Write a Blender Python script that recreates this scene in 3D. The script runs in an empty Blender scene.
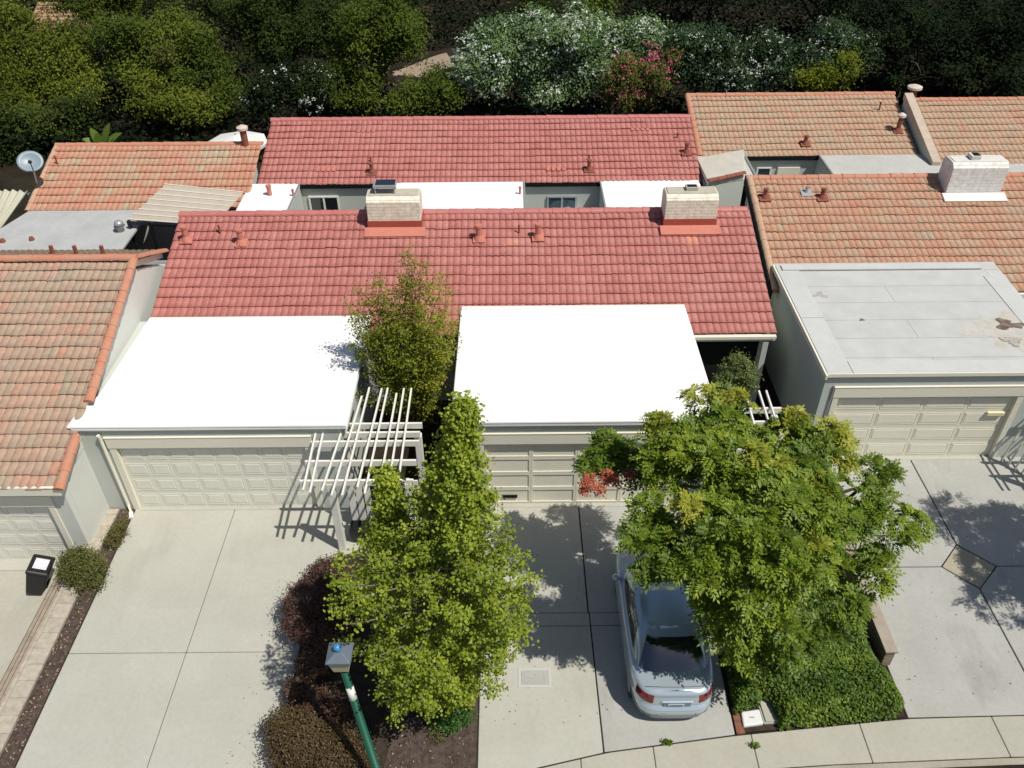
import bpy, bmesh, math, random
import numpy as np
from mathutils import Vector

random.seed(7)
RNG = np.random.default_rng(11)
sc = bpy.context.scene
COL = sc.collection

# ------------------------------------------------------------------ camera
F, H = 840.0, 17.0
PITCH, ROLL = math.radians(38.5), math.radians(0.5)
fw = np.array([0, math.cos(PITCH), -math.sin(PITCH)])
rt0 = np.array([1.0, 0, 0]); up0 = np.cross(rt0, fw)
cr, sr = math.cos(ROLL), math.sin(ROLL)
rt = cr*rt0 - sr*up0
up = sr*rt0 + cr*up0
CAM = np.array([0, 0, H])
cam = bpy.data.cameras.new('camera'); camo = bpy.data.objects.new('camera', cam); COL.objects.link(camo)
cam.sensor_fit = 'HORIZONTAL'; cam.sensor_width = 36.0; cam.lens = 36.0*F/1024.0
cam.clip_start = 0.1; cam.clip_end = 600
from mathutils import Matrix
camo.matrix_world = Matrix(((rt[0], up[0], -fw[0], 0), (rt[1], up[1], -fw[1], 0), (rt[2], up[2], -fw[2], H), (0, 0, 0, 1)))
sc.camera = camo

# ------------------------------------------------------------------ world and sun
SUN_EL, SUN_PHI = math.radians(59.5), math.radians(33)      # phi: how far the sun stands towards the street from due +X
to_sun = Vector((math.cos(SUN_EL)*math.cos(SUN_PHI), -math.cos(SUN_EL)*math.sin(SUN_PHI), math.sin(SUN_EL)))
w = bpy.data.worlds.new('World'); sc.world = w; w.use_nodes = True
nt = w.node_tree; bg = nt.nodes['Background']
sky = nt.nodes.new('ShaderNodeTexSky'); sky.sky_type = 'NISHITA'; sky.sun_disc = False
sky.sun_elevation = SUN_EL; sky.sun_rotation = math.atan2(to_sun.x, to_sun.y)
nt.links.new(sky.outputs[0], bg.inputs[0]); bg.inputs[1].default_value = 0.07
sun = bpy.data.lights.new('sun', 'SUN'); suno = bpy.data.objects.new('sun', sun); COL.objects.link(suno)
sun.energy = 4.4; sun.angle = math.radians(0.53); sun.color = (1.0, 0.95, 0.86)
suno.rotation_euler = (-to_sun).to_track_quat('-Z', 'Y').to_euler(); suno.location = (20, 0, 40)
sc.view_settings.view_transform = 'Standard'; sc.view_settings.look = 'None'
sc.view_settings.exposure = 0.06; sc.view_settings.gamma = 1.0; sc.view_settings.use_curve_mapping = False
sc.render.engine = 'CYCLES'
sc.cycles.max_bounces = 6; sc.cycles.diffuse_bounces = 3; sc.cycles.transmission_bounces = 4; sc.cycles.transparent_max_bounces = 8
sc.cycles.use_denoising = True

# ------------------------------------------------------------------ helpers
def at(px, py, z=None, y=None, x=None):
    d = fw + rt*((px-512)/F) - up*((py-384)/F)
    if z is not None: t = (z-H)/d[2]
    elif y is not None: t = y/d[1]
    else: t = x/d[0]
    return CAM + d*t

def depth(p): return float((np.asarray(p)-CAM) @ fw)

ORIGIN = {}
def org(o): return ORIGIN.get(o.name, np.zeros(3)) if o else np.zeros(3)

def tag(o, label=None, cat=None, group=None, kind=None):
    if label: o['label'] = label
    if cat: o['category'] = cat
    if group: o['group'] = group
    if kind: o['kind'] = kind
    return o

def thing(name, label, cat, loc, group=None):
    o = bpy.data.objects.new(name, None); COL.objects.link(o); o.location = tuple(float(v) for v in loc)
    o.empty_display_size = 0.2
    ORIGIN[o.name] = np.array([float(v) for v in loc])
    return tag(o, label, cat, group)

def link(name, me, m, parent):
    o = bpy.data.objects.new(name, me); COL.objects.link(o)
    if m is not None: me.materials.append(m)
    if parent is not None:
        o.parent = parent; ORIGIN[o.name] = org(parent)
    else: ORIGIN[o.name] = np.zeros(3)
    return o

class MB:
    """collects shapes in world space, links them as one mesh"""
    def __init__(s): s.v = []; s.f = []
    def add(s, vs, fs):
        b = len(s.v); s.v += [tuple(map(float, p)) for p in vs]; s.f += [tuple(i+b for i in f) for f in fs]; return s
    def box(s, x0, x1, y0, y1, z0, z1):
        vs = [(x, y, z) for z in (z0, z1) for y in (y0, y1) for x in (x0, x1)]
        return s.add(vs, [(0,2,3,1),(4,5,7,6),(0,1,5,4),(2,6,7,3),(0,4,6,2),(1,3,7,5)])
    def hexa(s, bot, top):
        n = len(bot)
        fs = [tuple(range(n))[::-1], tuple(range(n, 2*n))] + [(i, (i+1) % n, n+(i+1) % n, n+i) for i in range(n)]
        return s.add(list(bot)+list(top), fs)
    def slab(s, poly, z0, z1):                      # poly counter-clockwise (x, y)
        return s.hexa([(x, y, z0) for x, y in poly], [(x, y, z1) for x, y in poly])
    def prism_x(s, x0, x1, prof):                   # profile (y, z) pulled along X
        n = len(prof)
        vs = [(x0, y, z) for y, z in prof] + [(x1, y, z) for y, z in prof]
        return s.add(vs, [tuple(range(n)), tuple(range(2*n-1, n-1, -1))] + [(i, n+i, n+(i+1) % n, (i+1) % n) for i in range(n)])
    def beam(s, p, q, w_, h_):                      # rectangular bar from p to q
        p, q = np.array(p, float), np.array(q, float); d = q-p; d /= np.linalg.norm(d)
        ref = np.array([0, 0, 1.0]) if abs(d[2]) < .95 else np.array([0, 1.0, 0])
        a = np.cross(d, ref); a /= np.linalg.norm(a); b = np.cross(a, d)
        c = [(-1,-1),(1,-1),(1,1),(-1,1)]
        return s.hexa([p+a*i*w_/2+b*j*h_/2 for i, j in c], [q+a*i*w_/2+b*j*h_/2 for i, j in c])
    def tube(s, pts, rad, n=8, cap=True):
        pts = [np.array(p, float) for p in pts]
        if not hasattr(rad, '__len__'): rad = [rad]*len(pts)
        rings = []
        for i, p in enumerate(pts):
            d = pts[min(i+1, len(pts)-1)]-pts[max(i-1, 0)]; d = d/(np.linalg.norm(d)+1e-9)
            ref = np.array([0, 0, 1.0]) if abs(d[2]) < .9 else np.array([0, 1.0, 0])
            a = np.cross(d, ref); a /= np.linalg.norm(a); b = np.cross(d, a)
            rings.append([p+rad[i]*(a*math.cos(t)+b*math.sin(t)) for t in np.linspace(0, 2*math.pi, n, endpoint=False)])
        vs = [v for r in rings for v in r]; fs = []
        for i in range(len(pts)-1):
            for k in range(n):
                fs.append((i*n+k, (i+1)*n+k, (i+1)*n+(k+1) % n, i*n+(k+1) % n))
        if cap: fs += [tuple(range(n)), tuple(range((len(pts)-1)*n+n-1, (len(pts)-1)*n-1, -1))]
        return s.add(vs, fs)
    def ball(s, c, r, n=10, m=7, sz=1.0):
        vs = []; fs = []
        for i in range(m+1):
            t = math.pi*i/m
            for k in range(n):
                a = 2*math.pi*k/n
                vs.append((c[0]+r*math.sin(t)*math.cos(a), c[1]+r*math.sin(t)*math.sin(a), c[2]+sz*r*math.cos(t)))
        for i in range(m):
            for k in range(n): fs.append((i*n+k, (i+1)*n+k, (i+1)*n+(k+1) % n, i*n+(k+1) % n))
        return s.add(vs, fs)
    def build(s, name, m, parent=None, bevel=0, smooth=False, segs=2):
        o3 = org(parent)
        me = bpy.data.meshes.new(name)
        me.from_pydata([(p[0]-o3[0], p[1]-o3[1], p[2]-o3[2]) for p in s.v], [], s.f); me.update()
        bm = bmesh.new(); bm.from_mesh(me); bmesh.ops.recalc_face_normals(bm, faces=bm.faces); bm.to_mesh(me); bm.free()
        if smooth:
            for p in me.polygons: p.use_smooth = True
        o = link(name, me, m, parent)
        if bevel:
            b = o.modifiers.new('bevel', 'BEVEL'); b.width = bevel; b.segments = segs; b.limit_method = 'ANGLE'; b.angle_limit = math.radians(40)
        return o

def quads(name, V, Q, m, parent=None, tint=None, dom='POINT', smooth=False):
    """numpy quads to one mesh; tint is a per-leaf or per-tile number"""
    V = np.asarray(V, np.float32)-org(parent).astype(np.float32); Q = np.asarray(Q, np.int32)
    me = bpy.data.meshes.new(name)
    me.vertices.add(len(V)); me.vertices.foreach_set('co', V.ravel())
    me.loops.add(Q.size); me.loops.foreach_set('vertex_index', Q.ravel())
    me.polygons.add(len(Q)); me.polygons.foreach_set('loop_start', np.arange(0, Q.size, 4, dtype=np.int32))
    me.update(calc_edges=True)
    if smooth: me.polygons.foreach_set('use_smooth', np.ones(len(Q), bool))
    if tint is not None:
        a = me.attributes.new('tint', 'FLOAT', dom); a.data.foreach_set('value', np.asarray(tint, np.float32))
    return link(name, me, m, parent)

# ------------------------------------------------------------------ materials
def mat(name, col, rough=.7, spec=.3, metal=0, noise=None, bump=None, fine=None, coords='Object', stain=None):
    """noise=(scale, amount, second colour); bump=(scale, strength); fine=(scale, amount)"""
    m = bpy.data.materials.new(name); m.use_nodes = True; n = m.node_tree; b = n.nodes['Principled BSDF']
    b.inputs['Roughness'].default_value = rough; b.inputs['Metallic'].default_value = metal
    b.inputs['Specular IOR Level'].default_value = spec
    b.inputs['Base Color'].default_value = (*col, 1)
    tc = n.nodes.new('ShaderNodeTexCoord')
    def nz(scale, detail=5, rough_=.6):
        t = n.nodes.new('ShaderNodeTexNoise'); t.inputs['Scale'].default_value = scale
        t.inputs['Detail'].default_value = detail; t.inputs['Roughness'].default_value = rough_
        n.links.new(tc.outputs[coords], t.inputs['Vector']); return t
    cur = None
    if noise:
        t = nz(noise[0]); r = n.nodes.new('ShaderNodeValToRGB')
        r.color_ramp.elements[0].position = .35; r.color_ramp.elements[1].position = .68
        r.color_ramp.elements[0].color = (*col, 1); r.color_ramp.elements[1].color = (*noise[2], 1)
        n.links.new(t.outputs['Fac'], r.inputs[0])
        mx = n.nodes.new('ShaderNodeMixRGB'); mx.inputs[0].default_value = noise[1]
        mx.inputs[1].default_value = (*col, 1); n.links.new(r.outputs[0], mx.inputs[2]); cur = mx.outputs[0]
    if fine:
        t = nz(fine[0], 8, .75); mr = n.nodes.new('ShaderNodeMapRange')
        mr.inputs[1].default_value = .3; mr.inputs[2].default_value = .7
        mr.inputs[3].default_value = 1-fine[1]; mr.inputs[4].default_value = 1+fine[1]
        n.links.new(t.outputs['Fac'], mr.inputs[0])
        mx = n.nodes.new('ShaderNodeMixRGB'); mx.blend_type = 'MULTIPLY'; mx.inputs[0].default_value = 1
        if cur: n.links.new(cur, mx.inputs[1])
        else: mx.inputs[1].default_value = (*col, 1)
        n.links.new(mr.outputs[0], mx.inputs[2]); cur = mx.outputs[0]
    if stain:                                            # list of (scale xyz, threshold, colour, amount): worn streaks and blotches
        for scl, th, c2, am in stain:
            mp = n.nodes.new('ShaderNodeMapping'); mp.inputs['Scale'].default_value = scl
            n.links.new(tc.outputs[coords], mp.inputs[0])
            t = n.nodes.new('ShaderNodeTexNoise'); t.inputs['Scale'].default_value = 1; t.inputs['Detail'].default_value = 6; t.inputs['Roughness'].default_value = .65
            n.links.new(mp.outputs[0], t.inputs['Vector'])
            mr = n.nodes.new('ShaderNodeMapRange'); mr.inputs[1].default_value = th; mr.inputs[2].default_value = th+.16
            mr.inputs[3].default_value = 0; mr.inputs[4].default_value = am; n.links.new(t.outputs['Fac'], mr.inputs[0])
            mx = n.nodes.new('ShaderNodeMixRGB'); mx.inputs[2].default_value = (*c2, 1); n.links.new(mr.outputs[0], mx.inputs[0])
            if cur: n.links.new(cur, mx.inputs[1])
            else: mx.inputs[1].default_value = (*col, 1)
            cur = mx.outputs[0]
    if cur: n.links.new(cur, b.inputs['Base Color'])
    if bump:
        t = nz(bump[0], 6, .7); bp = n.nodes.new('ShaderNodeBump'); bp.inputs['Strength'].default_value = bump[1]; bp.inputs['Distance'].default_value = .02
        n.links.new(t.outputs['Fac'], bp.inputs['Height']); n.links.new(bp.outputs[0], b.inputs['Normal'])
    return m

def ramp_mat(name, stops, rough=.75, spec=.25, mix_noise=None, transl=0.0, fine=None):
    """colour from the per-piece 'tint' number; mix_noise=(scale, colour, amount, threshold) weathers whole patches"""
    m = bpy.data.materials.new(name); m.use_nodes = True; n = m.node_tree; b = n.nodes['Principled BSDF']
    b.inputs['Roughness'].default_value = rough; b.inputs['Specular IOR Level'].default_value = spec
    at_ = n.nodes.new('ShaderNodeAttribute'); at_.attribute_name = 'tint'
    r = n.nodes.new('ShaderNodeValToRGB'); e = r.color_ramp.elements
    e[0].position = stops[0][0]; e[0].color = (*stops[0][1], 1); e[1].position = stops[-1][0]; e[1].color = (*stops[-1][1], 1)
    for p, c in stops[1:-1]:
        k = e.new(p); k.color = (*c, 1)
    n.links.new(at_.outputs['Fac'], r.inputs[0]); cur = r.outputs[0]
    tc = n.nodes.new('ShaderNodeTexCoord')
    for mn in (mix_noise or []):
        t = n.nodes.new('ShaderNodeTexNoise'); t.inputs['Scale'].default_value = mn[0]; t.inputs['Detail'].default_value = 4
        n.links.new(tc.outputs['Object'], t.inputs['Vector'])
        mr = n.nodes.new('ShaderNodeMapRange'); mr.inputs[1].default_value = mn[3]; mr.inputs[2].default_value = mn[3]+.2; mr.inputs[3].default_value = 0; mr.inputs[4].default_value = mn[2]
        n.links.new(t.outputs['Fac'], mr.inputs[0])
        mx = n.nodes.new('ShaderNodeMixRGB'); mx.inputs[2].default_value = (*mn[1], 1)
        n.links.new(mr.outputs[0], mx.inputs[0]); n.links.new(cur, mx.inputs[1]); cur = mx.outputs[0]
    if fine:
        t = n.nodes.new('ShaderNodeTexNoise'); t.inputs['Scale'].default_value = fine[0]; t.inputs['Detail'].default_value = 6
        n.links.new(tc.outputs['Object'], t.inputs['Vector'])
        mr = n.nodes.new('ShaderNodeMapRange'); mr.inputs[1].default_value = .3; mr.inputs[2].default_value = .7; mr.inputs[3].default_value = 1-fine[1]; mr.inputs[4].default_value = 1+fine[1]
        n.links.new(t.outputs['Fac'], mr.inputs[0])
        mx = n.nodes.new('ShaderNodeMixRGB'); mx.blend_type = 'MULTIPLY'; mx.inputs[0].default_value = 1
        n.links.new(cur, mx.inputs[1]); n.links.new(mr.outputs[0], mx.inputs[2]); cur = mx.outputs[0]
    n.links.new(cur, b.inputs['Base Color'])
    if transl:
        tr = n.nodes.new('ShaderNodeBsdfTranslucent'); n.links.new(cur, tr.inputs[0])
        ms = n.nodes.new('ShaderNodeMixShader'); ms.inputs[0].default_value = transl
        n.links.new(b.outputs[0], ms.inputs[1]); n.links.new(tr.outputs[0], ms.inputs[2])
        n.links.new(ms.outputs[0], n.nodes['Material Output'].inputs[0])
    return m

def leaf_mat(name, dark, mid, light, tip=None, transl=.28, rough=.5, spec=None):
    st = [(0, dark), (.45, mid), (.85, light)]
    st.append((1.0, tip or light))
    return ramp_mat(name, st, rough=rough, spec=.3 if rough < .65 else .08, transl=transl)

M = {}
M['concrete'] = mat('concrete', (.44, .435, .38), .85, .2, noise=(.5, .8, (.385, .38, .325)), fine=(9, .07), bump=(60, .15),
                    stain=[((.9, .30, 1), .56, (.32, .31, .26), .40), ((.25, .7, 1), .56, (.48, .47, .41), .6), ((3, 3, 1), .66, (.28, .265, .22), .45), ((.7, 2.2, 1), .62, (.34, .31, .25), .35)])
M['concrete_old'] = mat('concrete_old', (.40, .398, .37), .9, .2, noise=(.6, .8, (.33, .328, .303)), fine=(10, .08), bump=(60, .15),
                    stain=[((.8, .3, 1), .56, (.22, .215, .195), .5), ((.4, .9, 1), .58, (.41, .405, .37), .5), ((2.5, 2.5, 1), .66, (.42, .41, .38), .4), ((3.2, 3.2, 1), .70, (.17, .16, .145), .5)])
M['concrete_warm'] = mat('concrete_warm', (.41, .395, .335), .88, .2, noise=(.7, .7, (.36, .345, .285)), fine=(9, .08), bump=(60, .15),
                    stain=[((.8, .3, 1), .6, (.33, .29, .23), .45)])
M['gravel'] = mat('gravel_aggregate', (.40, .365, .28), .9, .2, noise=(14, .9, (.31, .28, .21)), fine=(40, .25), bump=(45, .5))
M['asphalt'] = mat('asphalt', (.055, .055, .057), .9, .2, noise=(3, .5, (.08, .08, .08)), fine=(60, .2), bump=(80, .3))
M['gutter'] = mat('gutter_concrete', (.36, .335, .275), .9, .2, noise=(.8, .8, (.29, .265, .21)), fine=(10, .1), bump=(50, .2))
M['soil'] = mat('soil', (.035, .027, .021), .95, .1, noise=(5, .8, (.065, .05, .038)), fine=(30, .3), bump=(25, .8))  # darkened colour stands for the tree shade over the beds
M['litter'] = mat('bark_soil', (.105, .080, .066), .95, .1, noise=(8, .9, (.045, .034, .028)), fine=(35, .35), bump=(30, .9))
M['wood_soil'] = mat('forest_soil', (.018, .016, .011), .95, .1, noise=(.6, .8, (.042, .031, .022)), fine=(8, .3), bump=(6, .8))  # near black so the gaps between trees read as shade
M['wall'] = mat('grey_stucco', (.50, .53, .485), .9, .2, noise=(.8, .5, (.46, .49, .45)), fine=(14, .04), bump=(70, .25), stain=[((1.2, 1.2, .35), .66, (.42, .43, .39), .25)])
M['wall_pale'] = mat('pale_stucco', (.60, .615, .57), .9, .2, noise=(.8, .5, (.56, .57, .53)), fine=(14, .04), bump=(70, .25))
M['trim'] = mat('cream_trim', (.74, .71, .59), .7, .3, noise=(1.5, .5, (.69, .66, .54)), fine=(12, .04))
M['door'] = mat('cream_door', (.76, .73, .60), .6, .35, noise=(1.2, .5, (.71, .68, .55)), fine=(10, .03))
M['door_grey'] = mat('pale_grey_door', (.75, .735, .64), .6, .35, noise=(1.2, .5, (.70, .685, .59)), fine=(10, .03))
M['white_roof'] = mat('white_membrane', (.83, .83, .82), .6, .3, noise=(.35, .8, (.77, .775, .765)), fine=(4, .025), stain=[((.5, .5, 1), .64, (.69, .69, .66), .5)])
M['white_edge'] = mat('white_metal_edge', (.74, .74, .72), .5, .4, fine=(6, .05))
M['metal'] = mat('galvanised', (.42, .43, .44), .45, .5, .4, noise=(3, .6, (.34, .35, .36)))
M['brick_tan'] = None
M['black'] = mat('black_plastic', (.012, .012, .013), .45, .4, fine=(20, .2))
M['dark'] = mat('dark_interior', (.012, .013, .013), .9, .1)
M['white_paint'] = mat('white_paint', (.74, .73, .68), .6, .35, noise=(2, .6, (.66, .64, .57)), fine=(12, .06))
M['bark'] = mat('bark', (.10, .072, .05), .95, .1, noise=(6, .8, (.055, .04, .03)), bump=(14, .8))
M['bark_pale'] = mat('pale_bark', (.26, .23, .19), .95, .1, noise=(6, .8, (.16, .135, .11)), bump=(14, .7))
M['red_paint'] = mat('red_flashing', (.52, .20, .145), .65, .3, noise=(3, .6, (.46, .15, .11)), fine=(15, .08))
M['red_dark'] = mat('rust_flashing', (.38, .085, .055), .65, .3, noise=(3, .6, (.30, .07, .05)))
M['rust'] = mat('rust_pipe', (.26, .085, .055), .8, .3, noise=(6, .7, (.16, .06, .045)))
M['pale_cap'] = mat('pale_cap', (.62, .52, .45), .7, .3, noise=(6, .6, (.5, .40, .34)))
M['glass_dark'] = mat('dark_window_glass', (.010, .014, .018), .03, .6)
M['glass_dark'].node_tree.nodes['Principled BSDF'].inputs['IOR'].default_value = 2.1
M['glass_blue'] = mat('bluish_window_glass', (.03, .055, .075), .05, .6)

def brick_mat(name, c1, c2, mortar, scale=1.0, amp=(.82, 1.14), nscale=7, rough=.9, bw=.30, bh=.10, msize=.012, axis='xz', wob=0):
    m = bpy.data.materials.new(name); m.use_nodes = True; n = m.node_tree; b = n.nodes['Principled BSDF']
    b.inputs['Roughness'].default_value = rough; b.inputs['Specular IOR Level'].default_value = .2
    tc = n.nodes.new('ShaderNodeTexCoord'); sp = n.nodes.new('ShaderNodeSeparateXYZ'); cb = n.nodes.new('ShaderNodeCombineXYZ')
    n.links.new(tc.outputs['Object'], sp.inputs[0])
    if axis == 'xz':
        ad = n.nodes.new('ShaderNodeMath'); ad.operation = 'ADD'
        n.links.new(sp.outputs[0], ad.inputs[0]); n.links.new(sp.outputs[1], ad.inputs[1])
        n.links.new(ad.outputs[0], cb.inputs[0]); n.links.new(sp.outputs[2], cb.inputs[1])
    elif axis == 'xy':
        n.links.new(sp.outputs[0], cb.inputs[0]); n.links.new(sp.outputs[1], cb.inputs[1])
    else:
        n.links.new(sp.outputs[1], cb.inputs[0]); n.links.new(sp.outputs[0], cb.inputs[1])
    br = n.nodes.new('ShaderNodeTexBrick'); br.inputs['Scale'].default_value = scale
    br.inputs['Brick Width'].default_value = bw; br.inputs['Row Height'].default_value = bh; br.inputs['Mortar Size'].default_value = msize
    br.inputs['Color1'].default_value = (*c1, 1); br.inputs['Color2'].default_value = (*c2, 1); br.inputs['Mortar'].default_value = (*mortar, 1)
    n.links.new(cb.outputs[0], br.inputs['Vector'])
    t = n.nodes.new('ShaderNodeTexNoise'); t.inputs['Scale'].default_value = nscale; t.inputs['Detail'].default_value = 6
    n.links.new(tc.outputs['Object'], t.inputs['Vector'])
    mr = n.nodes.new('ShaderNodeMapRange'); mr.inputs[1].default_value = .3; mr.inputs[2].default_value = .7; mr.inputs[3].default_value = amp[0]; mr.inputs[4].default_value = amp[1]
    n.links.new(t.outputs['Fac'], mr.inputs[0])
    mx = n.nodes.new('ShaderNodeMixRGB'); mx.blend_type = 'MULTIPLY'; mx.inputs[0].default_value = 1
    n.links.new(br.outputs[0], mx.inputs[1]); n.links.new(mr.outputs[0], mx.inputs[2]); n.links.new(mx.outputs[0], b.inputs['Base Color'])
    bp = n.nodes.new('ShaderNodeBump'); bp.inputs['Strength'].default_value = .5; bp.inputs['Distance'].default_value = .01; bp.invert = True
    n.links.new(br.outputs['Fac'], bp.inputs['Height']); n.links.new(bp.outputs[0], b.inputs['Normal'])
    return m
M['brick_tan'] = brick_mat('tan_brick', (.82, .765, .63), (.75, .69, .56), (.56, .51, .41), bw=.42, bh=.105, msize=.010)
M['brick_tan_top'] = mat('tan_mortar_crown', (.48, .45, .37), .9, .2, noise=(4, .8, (.40, .37, .30)), bump=(20, .4))
M['brick_white'] = brick_mat('white_painted_brick', (.78, .77, .73), (.73, .71, .67), (.60, .58, .54), bw=.42, bh=.105, msize=.008)
M['brick_white_top'] = mat('white_mortar_crown', (.66, .65, .61), .9, .2, noise=(4, .7, (.54, .52, .47)), bump=(20, .4))
M['block'] = brick_mat('weathered_blocks', (.43, .385, .31), (.385, .34, .275), (.30, .26, .205), bw=.42, bh=.5, msize=.008, axis='yx')
M['boards'] = brick_mat('weathered_boards', (.38, .32, .245), (.30, .25, .19), (.17, .14, .11), bw=3.0, bh=.10, msize=.012, axis='yx')
M['planter_wall'] = brick_mat('brown_planter_brick', (.36, .29, .21), (.29, .23, .17), (.18, .15, .12), bw=.4, bh=.07, msize=.01)
M['grey_roof'] = brick_mat('grey_membrane', (.50, .505, .495), (.465, .47, .455), (.30, .30, .285), amp=(.93, 1.06), nscale=1.6, bw=7.0, bh=.92, msize=.010, axis='xy', rough=.8)

RED = ramp_mat('red_tile', [(0, (.36, .122, .104)), (.5, (.40, .146, .125)), (.985, (.435, .172, .148)), (1, (.52, .21, .14))], rough=.6, spec=.35, fine=(5, .10),
               mix_noise=[(.45, (.46, .215, .19), .5, .52), (1.3, (.37, .122, .106), .25, .6)])
ORANGE = ramp_mat('orange_weathered_tile', [(0, (.42, .205, .135)), (.35, (.43, .235, .155)), (.7, (.415, .265, .18)), (1, (.385, .29, .205))], fine=(6, .12),
               mix_noise=[(.45, (.395, .265, .18), .4, .52), (1.1, (.375, .285, .20), .2, .62)])
TAN = ramp_mat('tan_weathered_tile', [(0, (.44, .235, .16)), (.3, (.43, .275, .185)), (.7, (.41, .29, .20)), (1, (.38, .30, .21))], fine=(6, .10),
               mix_noise=[(.4, (.47, .29, .20), .45, .55)])
PINKTAN = ramp_mat('pinkish_weathered_tile', [(0, (.45, .235, .165)), (.3, (.42, .265, .19)), (.7, (.375, .275, .20)), (1, (.33, .275, .20))], fine=(6, .12),
               mix_noise=[(.5, (.34, .285, .215), .5, .5)])
TERRA = ramp_mat('terracotta_tile', [(0, (.45, .20, .13)), (.5, (.47, .24, .16)), (.78, (.45, .27, .18)), (1, (.40, .35, .24))], fine=(6, .10),
               mix_noise=[(.35, (.38, .33, .22), .7, .55)])
ORANGE_RIDGE = mat('terracotta_ridge', (.48, .20, .125), .75, .25, noise=(2, .7, (.45, .26, .175)), fine=(10, .1))
RED_RIDGE = mat('red_ridge', (.43, .14, .125), .55, .4, noise=(2, .7, (.48, .19, .17)), fine=(10, .08))
TAN_RIDGE = mat('tan_ridge', (.47, .33, .23), .75, .25, noise=(2, .7, (.44, .26, .17)), fine=(10, .1))

# ------------------------------------------------------------------ roofs
def tile_roof(name, parent, X0, X1, Ye, Ze, Yr, s, m, seed, e=.385, pitch=.205, drop=.075, patch=None):
    """courses of rolled tiles from the eave (Ye, Ze) up to the ridge at Yr; negative run falls away behind"""
    rng = np.random.default_rng(seed)
    sg = 1 if Yr > Ye else -1; Ze -= drop
    L = abs(Yr-Ye)*math.hypot(1, s); nc = max(2, round(L/e)); e = L/nc; k = math.hypot(1, s)
    along = np.array([0, sg/k, s/k]); nrm = np.array([0, -sg*s/k, 1/k])
    nr = int(round((X1-X0)/pitch)); pp = np.array([0, .045, .11, .28, .52, .76, .90, .96]); per = 8; nx = nr*per+1
    ph = np.append(np.tile(pp, nr), 0.0); xs = X0+(X1-X0)/nr*(np.append(np.repeat(np.arange(nr), per), nr)+ph)
    prof = .026*(1-np.abs(2*ph-1)**3.6)+.006*np.sin(np.pi*ph)
    V = []; Q = []; T = []
    nt_ = nr//2+2
    for j in range(nc):
        u0, u1 = j*e, min((j+1)*e+.04, L)
        sag = .010*np.sin(xs*.55+seed)+.004*np.sin(xs*2.3+j)
        off = int(rng.integers(0, 2))
        tid = (np.arange(nr)+off)//2
        tl = rng.normal(0, .005, nt_+1)[tid]; tu = rng.normal(0, .008, nt_+1)[tid]
        jl = np.append(np.repeat(tl, per), tl[-1]); ju = np.append(np.repeat(tu, per), tu[-1])
        rows = [(u0+ju+.06, -.012+prof*.3), (u0+ju, .020+prof+jl), (u0+ju, .052+prof+jl), (np.full(nx, u1), -.004+prof*.95)]
        b = len(V)*0 + sum(len(a) for a in V)
        for u, h in rows:
            P = np.zeros((nx, 3)); P[:, 0] = xs; P[:, 1] = Ye; P[:, 2] = Ze
            P += np.outer(u, along)+np.outer(h+sag, nrm); V.append(P)
        tv = np.clip(.5+.62*(rng.beta(2, 2, nt_+1)[tid]-.5)+rng.normal(0, .13, nr), 0, .98)
        tv = np.where(np.repeat(rng.random(nt_+1) < .006, 2)[:nr] if off == 0 else np.zeros(nr, bool), 1.0, tv)
        if patch is not None:
            xm = X0+(np.arange(nr)+.5)*(X1-X0)/nr; wgt = np.clip(1.3-2.2*np.hypot((xm-patch[0])/patch[1], ((j+.5)/nc-patch[2])/patch[3]), 0, 1)*(rng.random(nr)*.25+.8); tv = np.clip(np.maximum(tv, wgt), 0, 1)
        for r in range(3):
            i = np.arange(nx-1)
            q = np.stack([b+r*nx+i, b+r*nx+i+1, b+(r+1)*nx+i+1, b+(r+1)*nx+i], 1); Q.append(q)
            T.append(np.repeat(tv, per))
    return quads(name, np.concatenate(V), np.concatenate(Q), m, parent, np.concatenate(T), 'FACE')

def barrels(mb, p, q, r=.12, seg=.42, n=8):
    """overlapping half-round cap tiles from p to q"""
    p, q = np.array(p, float), np.array(q, float); L = np.linalg.norm(q-p); k = max(1, round(L/seg)); d = (q-p)/L; st = L/k
    side = np.cross(d, [0, 0, 1.0]); side /= np.linalg.norm(side); upv = np.cross(side, d)
    for i in range(k):
        a = p+d*(i*st-.02); c = p+d*((i+1)*st+.03); r0, r1 = r*1.06*random.uniform(.98, 1.03), r*.92
        vs = []; j = random.uniform(-.006, .006)
        for c0, rr in ((a, r0), (c, r1)):
            for t in np.linspace(0, math.pi, n): vs.append(c0+side*rr*math.cos(t)+upv*(rr*.85*math.sin(t)+j))
        fs = [(x, x+1, n+x+1, n+x) for x in range(n-1)]+[tuple(range(n)), tuple(range(2*n-1, n-1, -1))]
        mb.add(vs, fs)
    return mb

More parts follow.
